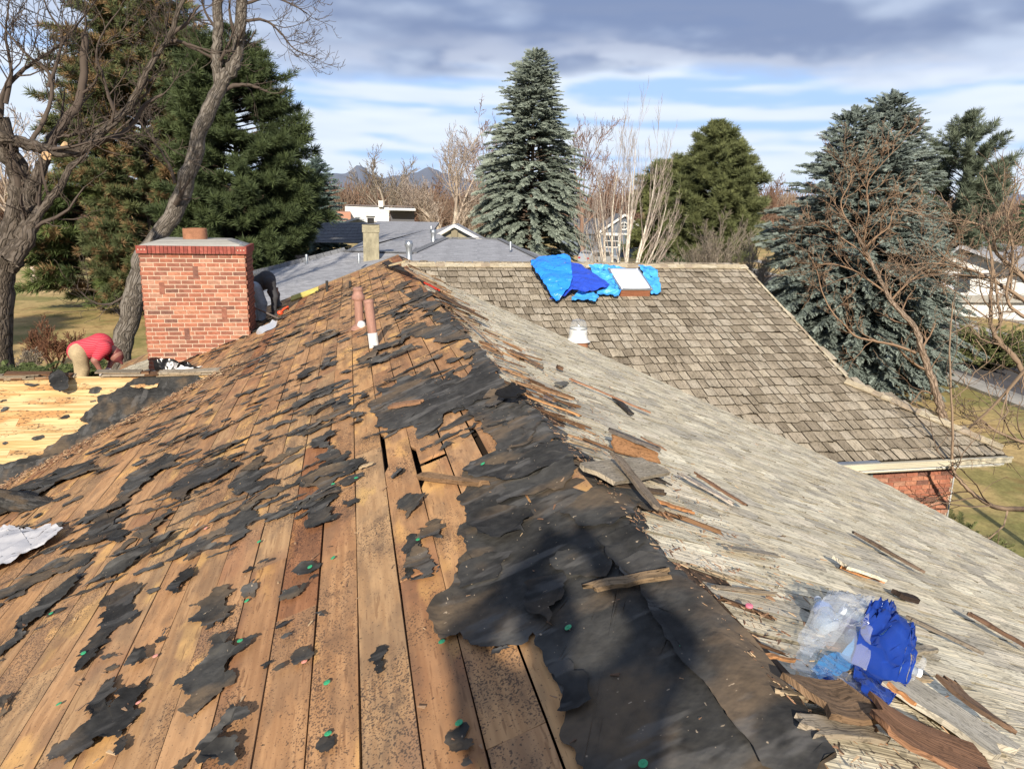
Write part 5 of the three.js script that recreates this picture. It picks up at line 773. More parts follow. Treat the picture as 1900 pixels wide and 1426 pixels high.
function conifer(name, label, group, base, H, R, seed, o) {
  const t = thing(name, label, 'tree', base.toArray(), group), r = rng(seed), T = new Tubes(), items = []; o = { first: 0.04, step: 0.4, num: 9, droop: 0.35, spray: 0.7, gap: 0.34, rise: 0.25, sharp: 0.9, cols: [[0.05, 0.085, 0.07], [0.13, 0.18, 0.165]], ...o };
  for (const [ox, oz, hs, rs] of o.tops ?? [[0, 0, 1, 1]]) {
    const h = H * hs, pts = [], rd = []; for (let k = 0; k <= 8; k++) { pts.push(V(ox * (0.3 + 0.7 * Math.min(1, k / 5)) + (r() - 0.5) * 0.1, h * k / 8 * 0.985, oz * (0.3 + 0.7 * Math.min(1, k / 5)))); rd.push(Math.max(0.015, (o.trunkR ?? H * 0.018) * (1 - k / 8.3))); } T.add(pts, rd, 8);
    for (let y = h * o.first; y < h * 0.99; y += o.step * (0.75 + 0.5 * r()) * mix(1, 0.6, y / h)) {
      const f = y / h, prof = o.profile ? o.profile(f) : Math.pow(1 - f, o.sharp), num = Math.max(3, Math.round(o.num * (0.45 + 0.55 * prof) * (0.8 + 0.4 * r()))), a0 = r() * 6.28;
      for (let b = 0; b < num; b++) {
        const a = a0 + b / num * 6.283 + (r() - 0.5) * 0.5, lump = 0.55 + 0.85 * fbm(a * 1.3 + 5, y * (o.tuft ? 0.4 : 0.7), seed, 3), L = Math.max(0.25, R * rs * prof * lump * (0.8 + 0.35 * r())), ca = Math.cos(a), sa = Math.sin(a); if (o.hole && fbm(a * 1.1 + 2, y * 0.45, seed + 5, 3) < o.hole) continue;
        const P = (s) => V(ox + ca * L * s, y + L * (o.rise * s * (1 + f) - o.droop * s * s * (1.25 - f)), oz + sa * L * s); if (L > 0.7) T.add([P(0), P(0.5), P(0.95)], [0.012 + L * 0.012, 0.01 + L * 0.006, 0.008], 4);
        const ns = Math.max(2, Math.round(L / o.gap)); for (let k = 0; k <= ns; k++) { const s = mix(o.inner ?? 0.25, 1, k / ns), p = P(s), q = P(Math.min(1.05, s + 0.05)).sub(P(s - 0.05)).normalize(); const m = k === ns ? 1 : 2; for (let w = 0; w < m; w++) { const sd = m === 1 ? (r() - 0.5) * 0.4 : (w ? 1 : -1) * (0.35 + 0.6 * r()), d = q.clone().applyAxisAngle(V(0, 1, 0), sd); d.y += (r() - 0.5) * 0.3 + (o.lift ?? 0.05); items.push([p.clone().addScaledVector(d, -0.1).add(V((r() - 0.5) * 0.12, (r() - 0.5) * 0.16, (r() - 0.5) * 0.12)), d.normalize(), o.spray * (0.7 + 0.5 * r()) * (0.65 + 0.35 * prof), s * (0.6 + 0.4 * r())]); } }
      }
    }
  }
  for (const [ox, oz, hs] of o.tops ?? [[0, 0, 1]]) if (!o.profile) for (let k = 0; k < 14; k++) items.push([V(ox, H * hs * (0.955 + 0.003 * k), oz), V((r() - 0.5) * 0.9, 0.9, (r() - 0.5) * 0.9).normalize(), o.spray * (1.2 - k * 0.05), 0.8]);
  const im = new THREE.InstancedMesh(o.tuft ? tuftGeo : sprayGeo, leafM, items.length), mm = new THREE.Matrix4(), q = new THREE.Quaternion(), q2 = new THREE.Quaternion();
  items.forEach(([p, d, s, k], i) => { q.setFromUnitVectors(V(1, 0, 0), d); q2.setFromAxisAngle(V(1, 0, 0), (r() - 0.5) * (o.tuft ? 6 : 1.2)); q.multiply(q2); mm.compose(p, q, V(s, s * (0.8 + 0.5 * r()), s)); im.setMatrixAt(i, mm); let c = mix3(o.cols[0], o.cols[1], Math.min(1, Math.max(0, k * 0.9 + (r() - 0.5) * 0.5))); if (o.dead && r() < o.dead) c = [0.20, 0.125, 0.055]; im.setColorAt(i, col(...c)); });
  im.name = 'crown'; im.userData.kind = 'stuff'; im.castShadow = im.receiveShadow = true; part('trunk', T.geo(), o.bark ?? bark([0.13, 0.10, 0.075]), t); t.add(im); return t;
}
const topAt = (x, y, dist) => ATD(x, y, dist).y, footAt = (x, y, dist) => { const p = ATD(x, y, dist); p.y = 0; return p; };
{
  const blue = [[0.075, 0.10, 0.08], [0.285, 0.325, 0.265]], blue2 = [[0.055, 0.075, 0.066], [0.215, 0.255, 0.225]], grn = [[0.03, 0.052, 0.014], [0.12, 0.155, 0.04]], grnD = [[0.016, 0.03, 0.010], [0.070, 0.095, 0.030]];
  // evergreens
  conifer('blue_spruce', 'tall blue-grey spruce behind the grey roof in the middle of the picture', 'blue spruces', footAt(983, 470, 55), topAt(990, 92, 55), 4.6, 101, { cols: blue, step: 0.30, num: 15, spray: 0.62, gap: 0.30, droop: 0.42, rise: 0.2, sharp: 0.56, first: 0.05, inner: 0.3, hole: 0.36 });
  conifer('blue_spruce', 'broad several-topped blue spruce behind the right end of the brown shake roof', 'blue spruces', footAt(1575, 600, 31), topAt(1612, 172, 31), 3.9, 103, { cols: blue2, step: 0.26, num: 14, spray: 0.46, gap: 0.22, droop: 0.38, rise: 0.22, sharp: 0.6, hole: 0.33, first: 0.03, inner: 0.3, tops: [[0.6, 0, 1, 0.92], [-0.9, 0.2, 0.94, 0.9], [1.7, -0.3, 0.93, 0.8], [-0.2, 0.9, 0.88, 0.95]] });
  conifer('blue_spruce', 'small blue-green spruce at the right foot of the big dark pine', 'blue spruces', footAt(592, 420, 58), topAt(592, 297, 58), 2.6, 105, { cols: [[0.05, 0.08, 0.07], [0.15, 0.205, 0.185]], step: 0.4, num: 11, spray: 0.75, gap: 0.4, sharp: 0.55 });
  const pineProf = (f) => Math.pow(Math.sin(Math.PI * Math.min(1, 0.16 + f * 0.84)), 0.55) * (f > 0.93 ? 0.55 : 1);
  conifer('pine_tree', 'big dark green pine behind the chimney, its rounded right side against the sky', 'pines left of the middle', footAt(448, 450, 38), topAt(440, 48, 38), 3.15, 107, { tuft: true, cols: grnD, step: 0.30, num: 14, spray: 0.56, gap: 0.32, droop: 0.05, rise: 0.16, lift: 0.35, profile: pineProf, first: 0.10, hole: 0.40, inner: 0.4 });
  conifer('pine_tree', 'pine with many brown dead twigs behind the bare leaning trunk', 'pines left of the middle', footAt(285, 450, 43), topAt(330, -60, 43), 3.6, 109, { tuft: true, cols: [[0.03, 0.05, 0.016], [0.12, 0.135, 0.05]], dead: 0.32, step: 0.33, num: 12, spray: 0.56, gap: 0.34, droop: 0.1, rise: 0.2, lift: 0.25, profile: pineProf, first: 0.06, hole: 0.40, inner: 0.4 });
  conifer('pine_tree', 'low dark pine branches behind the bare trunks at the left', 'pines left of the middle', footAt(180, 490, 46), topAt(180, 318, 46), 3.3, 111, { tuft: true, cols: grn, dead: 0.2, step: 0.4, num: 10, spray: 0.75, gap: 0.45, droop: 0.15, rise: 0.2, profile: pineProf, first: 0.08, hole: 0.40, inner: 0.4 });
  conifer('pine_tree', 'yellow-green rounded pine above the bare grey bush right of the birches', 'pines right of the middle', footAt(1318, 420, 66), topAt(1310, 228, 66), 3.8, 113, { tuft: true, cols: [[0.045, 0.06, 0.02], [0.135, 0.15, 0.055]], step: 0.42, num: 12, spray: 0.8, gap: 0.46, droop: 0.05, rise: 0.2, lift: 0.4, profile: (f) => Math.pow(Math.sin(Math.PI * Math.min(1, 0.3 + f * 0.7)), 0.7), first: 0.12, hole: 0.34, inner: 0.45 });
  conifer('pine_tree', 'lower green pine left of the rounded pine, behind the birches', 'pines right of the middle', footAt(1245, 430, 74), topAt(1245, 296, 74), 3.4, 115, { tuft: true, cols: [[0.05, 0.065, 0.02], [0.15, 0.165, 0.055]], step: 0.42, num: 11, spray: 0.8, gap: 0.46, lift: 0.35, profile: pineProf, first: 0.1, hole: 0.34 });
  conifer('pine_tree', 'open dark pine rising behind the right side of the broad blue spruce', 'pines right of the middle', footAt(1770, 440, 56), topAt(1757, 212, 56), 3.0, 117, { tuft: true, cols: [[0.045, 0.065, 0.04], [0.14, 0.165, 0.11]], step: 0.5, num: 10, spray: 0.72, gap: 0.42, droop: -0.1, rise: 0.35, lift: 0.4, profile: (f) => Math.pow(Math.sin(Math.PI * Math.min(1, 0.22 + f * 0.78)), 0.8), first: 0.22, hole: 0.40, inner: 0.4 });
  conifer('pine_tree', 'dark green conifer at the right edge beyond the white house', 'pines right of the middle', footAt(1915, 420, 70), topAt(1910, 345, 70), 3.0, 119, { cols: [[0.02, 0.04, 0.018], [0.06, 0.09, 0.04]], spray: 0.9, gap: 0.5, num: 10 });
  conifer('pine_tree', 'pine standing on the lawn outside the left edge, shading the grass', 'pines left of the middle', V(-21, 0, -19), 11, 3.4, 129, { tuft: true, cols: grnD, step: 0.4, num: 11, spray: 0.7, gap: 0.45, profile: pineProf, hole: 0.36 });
  // hedge behind the left wing
  for (const [x, y, s, label] of [[20, 684, 121, 'dark green yew bush behind the left wing ridge, at the left edge'], [85, 688, 123, 'dark green yew bush behind the felt rag on the left wing ridge'], [150, 684, 125, 'dark green yew bush just left of the person in red']]) conifer('yew_bush', label, null, footAt(x, y, 17.5), topAt(x, y - 4, 17.5) * 0.97, 0.9, s, { cols: [[0.03, 0.045, 0.012], [0.09, 0.115, 0.03]], step: 0.22, num: 11, spray: 0.34, gap: 0.18, droop: 0.1, rise: 0.1, profile: (f) => Math.pow(1 - f * 0.8, 0.4), first: 0.3 }).userData.category = 'bush';

  // bare trees
  const dkB = bark([0.115, 0.095, 0.078], 0.03), twB = std([0.085, 0.066, 0.054], 0.9), twG = std([0.23, 0.19, 0.16], 0.9), brn = std([0.22, 0.135, 0.095], 0.9), pale = bark([0.52, 0.46, 0.38], 0.01), palT = std([0.40, 0.33, 0.27], 0.9), wht = std([0.40, 0.33, 0.28], 0.85), gry = std([0.25, 0.21, 0.165], 0.9);
  const Z1 = (l, d) => l.map(([x, y]) => ATD(x * 0.34355, y * 0.34355, d));
  const oA = { min: 0.006, depth: 4, kids: [6, 6, 5, 4], len: [0.6, 0.5, 0.52, 0.5], ang: [0.7, 0.8, 0.8, 0.8], thin: 0.42, taper: 0.25, wig: 0.42, up: 0.10, perM: 1.7, side: 1.25, from: [0.2, 0.15, 0.2, 0.2] };
  const d0 = 19, b0 = footAt(-25, 640, d0);
  limbTree('bare_tree', 'dark bare tree with forked trunk and a sawn-off limb at the left edge', b0, [
    { p: [b0.clone().setY(-0.1), ...Z1([[-20, 1600], [20, 1430], [60, 1290], [100, 1130], [115, 980], [70, 880], [30, 790], [0, 640]], d0)], r: [0.32, 0.16], lev: 1, kids: 3 },
    { p: Z1([[40, 1420], [110, 1330], [160, 1200], [160, 1060], [205, 940], [250, 850]], d0 - 0.4), r: [0.23, 0.10], lev: 1, kids: 3 },
    { p: Z1([[60, 1420], [150, 1280], [180, 1190], [260, 1090], [330, 1000], [380, 900], [470, 840]], d0 - 0.7), r: [0.16, 0.04], lev: 1 },
    { p: Z1([[-60, 700], [20, 745], [140, 775], [260, 805], [340, 825], [430, 815], [490, 770], [560, 700], [680, 600], [740, 500], [790, 390], [850, 290], [920, 190], [960, 60], [1010, -40]], d0 - 0.3), r: [0.14, 0.04], lev: 1, kids: 13 },
    { p: Z1([[420, 818], [520, 770], [620, 740], [700, 690], [790, 560], [880, 510]], d0), r: [0.09, 0.03], lev: 1 },
    { p: Z1([[900, 215], [1000, 235], [1100, 270], [1160, 290]], d0), r: [0.05, 0.015], lev: 2 },
    { p: Z1([[910, 200], [1000, 130], [1060, 50], [1080, 30]], d0), r: [0.05, 0.02], lev: 1 },
    { p: Z1([[245, 830], [290, 740], [350, 660], [420, 560], [450, 420], [455, 180]], d0 + 0.3), r: [0.12, 0.07], lev: 1, kids: 5 },
    { p: Z1([[170, 760], [250, 620], [280, 480], [250, 380], [150, 300], [60, 200], [0, 120]], d0), r: [0.055, 0.015], lev: 1, kids: 9 },
    { p: Z1([[260, 470], [310, 330], [330, 180], [260, 60], [220, -60]], d0), r: [0.04, 0.012], lev: 1, kids: 9 },
    { p: Z1([[0, 640], [20, 500], [100, 400], [190, 330], [300, 260], [420, 130], [520, 0]], d0 + 0.6), r: [0.06, 0.014], lev: 1, kids: 9 },
    { p: Z1([[30, 560], [60, 380], [30, 200], [50, 0]], d0 + 0.5), r: [0.05, 0.012], lev: 1, kids: 8 },
    { p: Z1([[640, 640], [590, 530], [560, 420], [520, 290], [560, 170], [640, 60]], d0), r: [0.045, 0.012], lev: 1, kids: 7 },
  ], [dkB, twB], 201, { ...oA, cuts: [[Z1([[250, 842]], d0 - 0.55)[0], camera.position.clone().sub(b0).setY(-1), 0.085], [Z1([[345, 788]], d0 - 0.4)[0], V(0.6, 0.6, 0.4), 0.05]] });
  const d1 = 24, b1 = footAt(213, 690, d1), PX = (l, d) => l.map(([x, y]) => ATD(x, y, d));
  limbTree('bare_tree', 'leaning bare tree whose thick trunk rises behind the chimney and forks at the top', b1, [
    { p: [b1.clone().setY(-0.1), ...PX([[222, 660], [240, 585], [254, 520], [272, 468], [305, 425], [335, 365], [358, 290], [385, 210], [412, 150]], d1)], r: [0.33, 0.19], lev: 1, kids: 4 },
    { p: PX([[408, 158], [402, 110], [404, 50], [407, -40]], d1), r: [0.16, 0.12], lev: 1, kids: 5 }, { p: PX([[414, 148], [436, 118], [444, 60], [450, -50]], d1), r: [0.19, 0.14], lev: 1, kids: 4 },
    { p: PX([[415, 165], [440, 158], [470, 160], [496, 170]], d1), r: [0.08, 0.03], lev: 2, kids: 4 }, { p: PX([[447, 40], [490, 38], [520, 60], [545, 90], [585, 107]], d1), r: [0.05, 0.012], lev: 1, kids: 10 },
    { p: PX([[448, 10], [500, -5], [545, 10], [570, 25]], d1), r: [0.05, 0.012], lev: 1, kids: 9 }, { p: PX([[405, 60], [380, 20], [370, -30]], d1), r: [0.05, 0.02], lev: 1, kids: 8 }, { p: PX([[325, 340], [310, 300], [270, 240], [255, 220]], d1), r: [0.06, 0.02], lev: 1, kids: 8 },
    { p: PX([[240, 540], [215, 560], [190, 565], [165, 555], [150, 540]], d1), r: [0.05, 0.012], lev: 2, kids: 8 }, { p: PX([[400, 110], [350, 85], [300, 60]], d1), r: [0.05, 0.012], lev: 1, kids: 9 },
  ], [bark([0.165, 0.145, 0.125], 0.03), twB], 203, { ...oA, side: 1.3 });
  bareTree('bare_tree', 'pale bare tree far behind the left edge, its twigs against the sky', 'distant bare trees', footAt(60, 440, 62), 13, 0.3, [palT, palT], 205, { min: 0.014, trunk: 0.6, up: 0.12 });
  bareTree('bare_tree', 'rounded bare tree beside the mountains left of the middle', 'distant bare trees', footAt(705, 415, 98), topAt(705, 258, 98), 0.32, [gry, gry], 207, { min: 0.024, trunk: 0.6, kids: [11, 7, 6, 4], from: [0.25, 0.2, 0.2], ang: [0.75, 0.6, 0.7, 0.7], up: 0.09, thin: 0.5 });
  bareTree('pale_bare_tree', 'cream-barked multi-stemmed bare tree left of the tall blue spruce', null, footAt(835, 420, 92), topAt(830, 222, 92) * 0.9, 0.42, [pale, palT], 209, { min: 0.014, trunk: 0.68, kids: [9, 7, 6, 4], split: 1, thin: 0.55, ang: [0.5, 0.6, 0.7, 0.7], up: 0.1, stems: [[V(0.1, 1, 0), 1], [V(-0.35, 1, 0.1), 0.75], [V(0.4, 1, 0), 0.6], [V(-0.75, 1, 0), 0.55]] });
  bareTree('bare_tree', 'bare tree whose top shows between the pale tree and the tall blue spruce', 'distant bare trees', footAt(890, 420, 104), topAt(885, 195, 104), 0.32, [brn, brn], 211, { min: 0.022, trunk: 0.62, kids: [10, 6, 6, 4], thin: 0.5 });
  bareTree('bare_tree', 'brown bare tree just right of the tall blue spruce', 'distant bare trees', footAt(1085, 420, 84), topAt(1080, 208, 84), 0.3, [brn, brn], 213, { min: 0.019, trunk: 0.62, kids: [10, 6, 6, 4], up: 0.12, thin: 0.5 });
  const bo = { min: 0.006, trunk: 0.86, depth: 3, kids: [8, 5, 4], from: [0.3, 0.25, 0.2], ang: [0.32, 0.35, 0.45], len: [0.42, 0.42, 0.45], up: 0.12, wig: 0.14, split: 1, taper: 0.12, thin: 0.42 };
  bareTree('birch_tree', 'white-stemmed vase-shaped bare tree behind the skylight, right one of the pair', 'white-stemmed trees behind the skylight', footAt(1157, 495, 46), topAt(1150, 188, 46) * 0.9, 0.13, [bark([0.66, 0.60, 0.52], 0.005), wht], 215, { ...bo, stems: [[V(0.05, 1, 0), 1.04], [V(0.22, 1, 0.1), 0.95], [V(-0.12, 1, 0.2), 0.9], [V(0.4, 1, -0.1), 0.85], [V(0.55, 1, 0), 0.75], [V(0.8, 1, 0.2), 0.6], [V(1.0, 1, -0.2), 0.5]] });
  bareTree('birch_tree', 'white-stemmed vase-shaped bare tree behind the skylight, left one of the pair', 'white-stemmed trees behind the skylight', footAt(1142, 495, 47), topAt(1150, 205, 47) * 0.9, 0.11, [bark([0.62, 0.56, 0.48], 0.005), wht], 217, { ...bo, stems: [[V(-0.05, 1, 0), 1.02], [V(0.15, 1, -0.2), 0.9], [V(-0.2, 1, -0.1), 0.9], [V(-0.3, 1, 0.1), 0.8], [V(-0.5, 1, 0.3), 0.7], [V(-0.65, 1, 0), 0.7], [V(-0.95, 1, 0.2), 0.6]] });
  bareTree('bare_bush', 'large grey-brown bare bush below the rounded pine, left of the broad blue spruce', null, footAt(1345, 470, 42), topAt(1350, 345, 42) * 0.85, 0.11, [gry, gry], 219, { min: 0.007, trunk: 0.66, kids: [8, 6, 5, 4], ang: [0.5, 0.5, 0.55, 0.6], up: 0.10, wig: 0.25, thin: 0.5, stems: [[V(0, 1, 0), 1], [V(0.5, 1, 0.2), 0.9], [V(-0.5, 1, -0.1), 0.9], [V(0.9, 1, 0), 0.75], [V(-0.9, 1, 0), 0.75], [V(0.2, 1, 0.6), 0.85]] });
  bareTree('bare_bush', 'low bare bush at the left foot of the large grey-brown bush', null, footAt(1290, 490, 48), topAt(1290, 430, 48), 0.07, [gry, gry], 221, { min: 0.01, trunk: 0.6, kids: [8, 6, 5, 4], stems: [[V(0, 1, 0), 1], [V(0.6, 1, 0.2), 0.9], [V(-0.6, 1, -0.1), 0.9]] });
  [[640, 330, 120], [745, 320, 118], [790, 316, 130], [950, 300, 110], [1040, 300, 108], [1110, 300, 104], [1150, 318, 116], [1200, 330, 112], [1400, 318, 105], [1440, 306, 118], [540, 330, 122]].forEach(([x, y, d], i) => bareTree('bare_tree', ['bare reddish tree over the white flat-roofed building', 'bare reddish tree right of the white flat-roofed building', 'bare reddish tree in front of the mountains', 'bare tree hidden behind the left side of the tall blue spruce', 'bare reddish tree low at the right side of the tall blue spruce', 'dense red-brown tree behind the blue gabled house', 'red-brown bare tree behind the white-stemmed pair', 'bare tree between the white-stemmed pair and the rounded pine', 'bare tree top right of the rounded pine', 'grey bare tree top left of the broad blue spruce', 'bare tree behind the small blue-green spruce'][i], 'distant bare trees', footAt(x, 420, d), topAt(x, y, d), 0.28, [brn, brn], 231 + i, { min: 0.026, trunk: 0.58, thin: 0.5, kids: [9, 7, 6, 3], ang: [0.8, 0.7, 0.7, 0.8], depth: 4, up: 0.08 }));
  // the bare tree in front of the broad spruce, and one at the right edge, surveyed limb by limb
  const d2 = 26.5, b2 = footAt(1752, 775, d2), orB = bark([0.27, 0.205, 0.155], 0.02), orT = std([0.235, 0.155, 0.10], 0.9), oB = { ...oA, min: 0.0065, perM: 1.7, side: 1.3, up: 0.05, thin: 0.45 };
  limbTree('bare_tree', 'orange-brown bare tree leaning left in front of the broad blue spruce', b2, [
    { p: [b2.clone().setY(-0.1), ...PX([[1744, 750], [1730, 705], [1712, 655], [1700, 612], [1672, 578], [1655, 560], [1638, 528], [1618, 490], [1598, 450], [1570, 408]], d2)], r: [0.14, 0.035], lev: 1, kids: 11, trunk: 1 },
    { p: PX([[1700, 655], [1660, 640], [1620, 632], [1588, 624], [1570, 606], [1545, 580], [1525, 540], [1515, 500], [1500, 470]], d2 - 0.3), r: [0.05, 0.014], lev: 1, kids: 11 }, { p: PX([[1622, 498], [1604, 470], [1606, 430], [1612, 390], [1610, 340], [1640, 300], [1670, 270]], d2), r: [0.042, 0.010], lev: 1, kids: 14 },
    { p: PX([[1640, 530], [1600, 470], [1560, 440], [1520, 412], [1490, 420]], d2), r: [0.038, 0.010], lev: 1, kids: 14 }, { p: PX([[1655, 555], [1690, 520], [1740, 490], [1760, 465]], d2), r: [0.042, 0.010], lev: 1, kids: 13 }, { p: PX([[1640, 540], [1580, 500], [1530, 490], [1490, 510]], d2), r: [0.036, 0.010], lev: 1, kids: 14 },
    { p: PX([[1738, 735], [1712, 725], [1700, 738], [1690, 750]], d2), r: [0.03, 0.012], lev: 2, kids: 5 }, { p: PX([[1602, 462], [1625, 440], [1650, 420], [1660, 390], [1720, 400]], d2), r: [0.035, 0.01], lev: 1, kids: 8 }, { p: PX([[1600, 450], [1560, 380], [1580, 330], [1570, 300]], d2), r: [0.034, 0.010], lev: 1, kids: 13 },
  ], [orB, orT], 251, { ...oB, trunkR: 0.1 });
  const d3 = 16, b3 = footAt(2010, 900, d3);
  limbTree('bare_tree', 'bare tree reaching in from the right edge over the brown shake roof', b3, [
    { p: [b3.clone().setY(-0.1), ...PX([[1985, 780], [1940, 720], [1900, 690], [1880, 660], [1860, 640], [1842, 612], [1838, 560], [1842, 500], [1836, 455]], d3)], r: [0.075, 0.02], lev: 1, kids: 12 },
    { p: PX([[1990, 640], [1930, 560], [1890, 505], [1850, 470], [1840, 430], [1800, 412], [1760, 408]], d3 + 0.5), r: [0.065, 0.012], lev: 1, kids: 16 }, { p: PX([[1843, 615], [1856, 600], [1850, 550], [1845, 500]], d3), r: [0.04, 0.015], lev: 2 },
    { p: PX([[1985, 930], [1930, 940], [1880, 944], [1840, 938], [1805, 915], [1785, 895], [1768, 872], [1768, 800], [1765, 740], [1762, 640], [1768, 560]], d3 - 3.5), r: [0.05, 0.010], lev: 2, kids: 16 }, { p: PX([[1905, 560], [1860, 530], [1800, 500], [1730, 488], [1690, 492]], d3 + 0.2), r: [0.045, 0.010], lev: 1, kids: 16 },
    { p: PX([[1985, 600], [1900, 690], [1840, 755], [1790, 800], [1720, 830]], d3 - 2), r: [0.04, 0.01], lev: 2, kids: 9 }, { p: PX([[1920, 600], [1870, 560], [1880, 470], [1870, 400], [1895, 340]], d3), r: [0.04, 0.010], lev: 1, kids: 14 }, { p: PX([[1960, 830], [1900, 820], [1850, 800], [1810, 770]], d3 - 1), r: [0.05, 0.012], lev: 1, kids: 9 },
  ], [bark([0.25, 0.205, 0.16], 0.02), std([0.24, 0.17, 0.115], 0.9)], 253, { ...oB, min: 0.005, side: 1.1, trunkR: 0.1 });
  // a bare street tree outside the frame on the right, whose branches shade the wing
  bareTree('bare_tree', 'bare tree standing beside the house just outside the right edge', null, V(9.3, 0, -4.2), 6.6, 0.13, [dkB, twB], 255, { min: 0.006, trunk: 0.55, kids: [8, 6, 5, 4], ang: [0.9, 0.8, 0.8, 0.8] });
  // shrubs and ground cover
  bareTree('brown_shrub', 'rusty brown bare shrub on the lawn at the left, in the tree shade', null, footAt(95, 610, 31), 1.7, 0.05, [brn, std([0.20, 0.10, 0.06], 0.9)], 261, { min: 0.007, trunk: 0.7, kids: [9, 7, 5, 3], ang: [0.45, 0.45, 0.5, 0.6], stems: [[V(0, 1, 0), 1], [V(0.5, 1, 0), 0.9], [V(-0.5, 1, 0.2), 0.9], [V(0.2, 1, 0.5), 0.9], [V(0.9, 1, 0), 0.7]] });
  bareTree('brown_shrub', 'grey-brown bare shrub left of the rusty shrub on the lawn', null, footAt(35, 630, 30), 1.2, 0.05, [gry, gry], 263, { min: 0.007, trunk: 0.7, kids: [9, 7, 5, 3], stems: [[V(0, 1, 0), 1], [V(0.5, 1, 0), 0.9], [V(-0.5, 1, 0.2), 0.9], [V(0.9, 1, 0), 0.8]] });
  for (const [x, y, d, h, w, s, label] of [[1845, 600, 36, 1.0, 1.9, 271, 'green spreading bush on the dry grass beyond the street'], [1810, 985, 12.5, 0.55, 1.3, 273, 'low juniper beside the brick wall of the wing'], [1870, 1010, 11.5, 0.5, 1.2, 275, 'low juniper at the right edge below the pale roof'], [1790, 925, 14.5, 0.45, 1.0, 277, 'small juniper behind the fallen branch'], [1620, 490, 56, 1.6, 1.8, 279, 'dark bush behind the broad spruce'], [1240, 490, 60, 1.5, 2.6, 281, 'dark evergreen bush right of the white-stemmed pair'], [1330, 497, 40, 1.4, 2.0, 283, 'dark green bush along the far side of the brown roof ridge']])
    conifer('green_bush', label, null, footAt(x, y, d), h, w, s, { cols: s === 281 || s === 279 ? [[0.02, 0.035, 0.015], [0.06, 0.085, 0.03]] : [[0.05, 0.065, 0.018], [0.165, 0.175, 0.06]], step: 0.13, num: 16, spray: 0.3, gap: 0.2, droop: 0.1, rise: 0.35, profile: (f) => Math.pow(1 - f * 0.85, 0.35), first: 0.05, inner: 0.1 }).userData.category = 'bush';
  // reddish wood of a far neighbourhood, one mass along the horizon
  const st = new Tubes(), r = rng(291); for (let i = 0; i < 40; i++) { const d = V((r() - 0.5) * 1.1, 1, (r() - 0.5) * 1.1).normalize(), p = V((r() - 0.5) * 0.3, 0, (r() - 0.5) * 0.3), m = p.clone().addScaledVector(d, 0.5).add(rnd3(r).multiplyScalar(0.12)), e = m.clone().addScaledVector(d, 0.5).add(rnd3(r).multiplyScalar(0.3)); st.add([p, m, e], [0.012, 0.008, 0.004], 3); for (let k = 0; k < 3; k++) st.add([m, m.clone().add(rnd3(r).multiplyScalar(0.6)).add(V(0, 0.2, 0))], [0.006, 0.003], 3); }
  const N = 700, im = new THREE.InstancedMesh(st.geo(), std([1, 1, 1], 0.95), N), mm = new THREE.Matrix4(), q = new THREE.Quaternion();
  for (let i = 0; i < N; i++) { const x = -150 + r() * 2250, d = 115 + r() * 170, p = footAt(x, 400, d), s = 4.5 + r() * 4.5; q.setFromAxisAngle(V(0, 1, 0), r() * 6.28); mm.compose(p, q, V(s * 1.2, s, s * 1.2)); im.setMatrixAt(i, mm); im.setColorAt(i, col(...mix3([0.20, 0.115, 0.08], [0.21, 0.17, 0.125], r()))); }
  im.name = 'far_wood'; im.castShadow = im.receiveShadow = true; scene.add(tag(im, 'reddish bare woodland in the far neighbourhood', 'wood', null, 'stuff'));
}
// ---------------------------------------------------------------- neighbouring houses, car, bin
function slabOf(pts, t, s = 2) {                        // a roof plane from corner points, with thickness below
  const a = pts.map((p) => p.clone()), n = a[1].clone().sub(a[0]).cross(a[2].clone().sub(a[0])).normalize(); if (n.y < 0) { a.reverse(); n.negate(); } const pos = [], uv = [], idx = [], k = a.length; const ux = V(n.z, 0, -n.x); if (ux.lengthSq() < 1e-6) ux.set(1, 0, 0); ux.normalize(); const uy = n.clone().cross(ux);
  const put = (p) => { pos.push(p.x, p.y, p.z); uv.push(p.dot(ux) / s, p.dot(uy) / s); };
  a.forEach(put); a.forEach((p) => put(p.clone().addScaledVector(n, -t))); for (let i = 1; i < k - 1; i++) { idx.push(0, i, i + 1, k, k + i + 1, k + i); }
  for (let i = 0; i < k; i++) { const j = (i + 1) % k, b = pos.length / 3;[a[i], a[j], a[j].clone().addScaledVector(n, -t), a[i].clone().addScaledVector(n, -t)].forEach(put); idx.push(b, b + 2, b + 1, b, b + 3, b + 2); }
  const g = new THREE.BufferGeometry(); g.setAttribute('position', new THREE.Float32BufferAttribute(pos, 3)); g.setAttribute('uv', new THREE.Float32BufferAttribute(uv, 2)); g.setIndex(idx); const f = g.toNonIndexed(); f.computeVertexNormals(); return f;
}
const lath = (l, s = 18) => new THREE.LatheGeometry(l.map((p) => new THREE.Vector2(...p)), s);
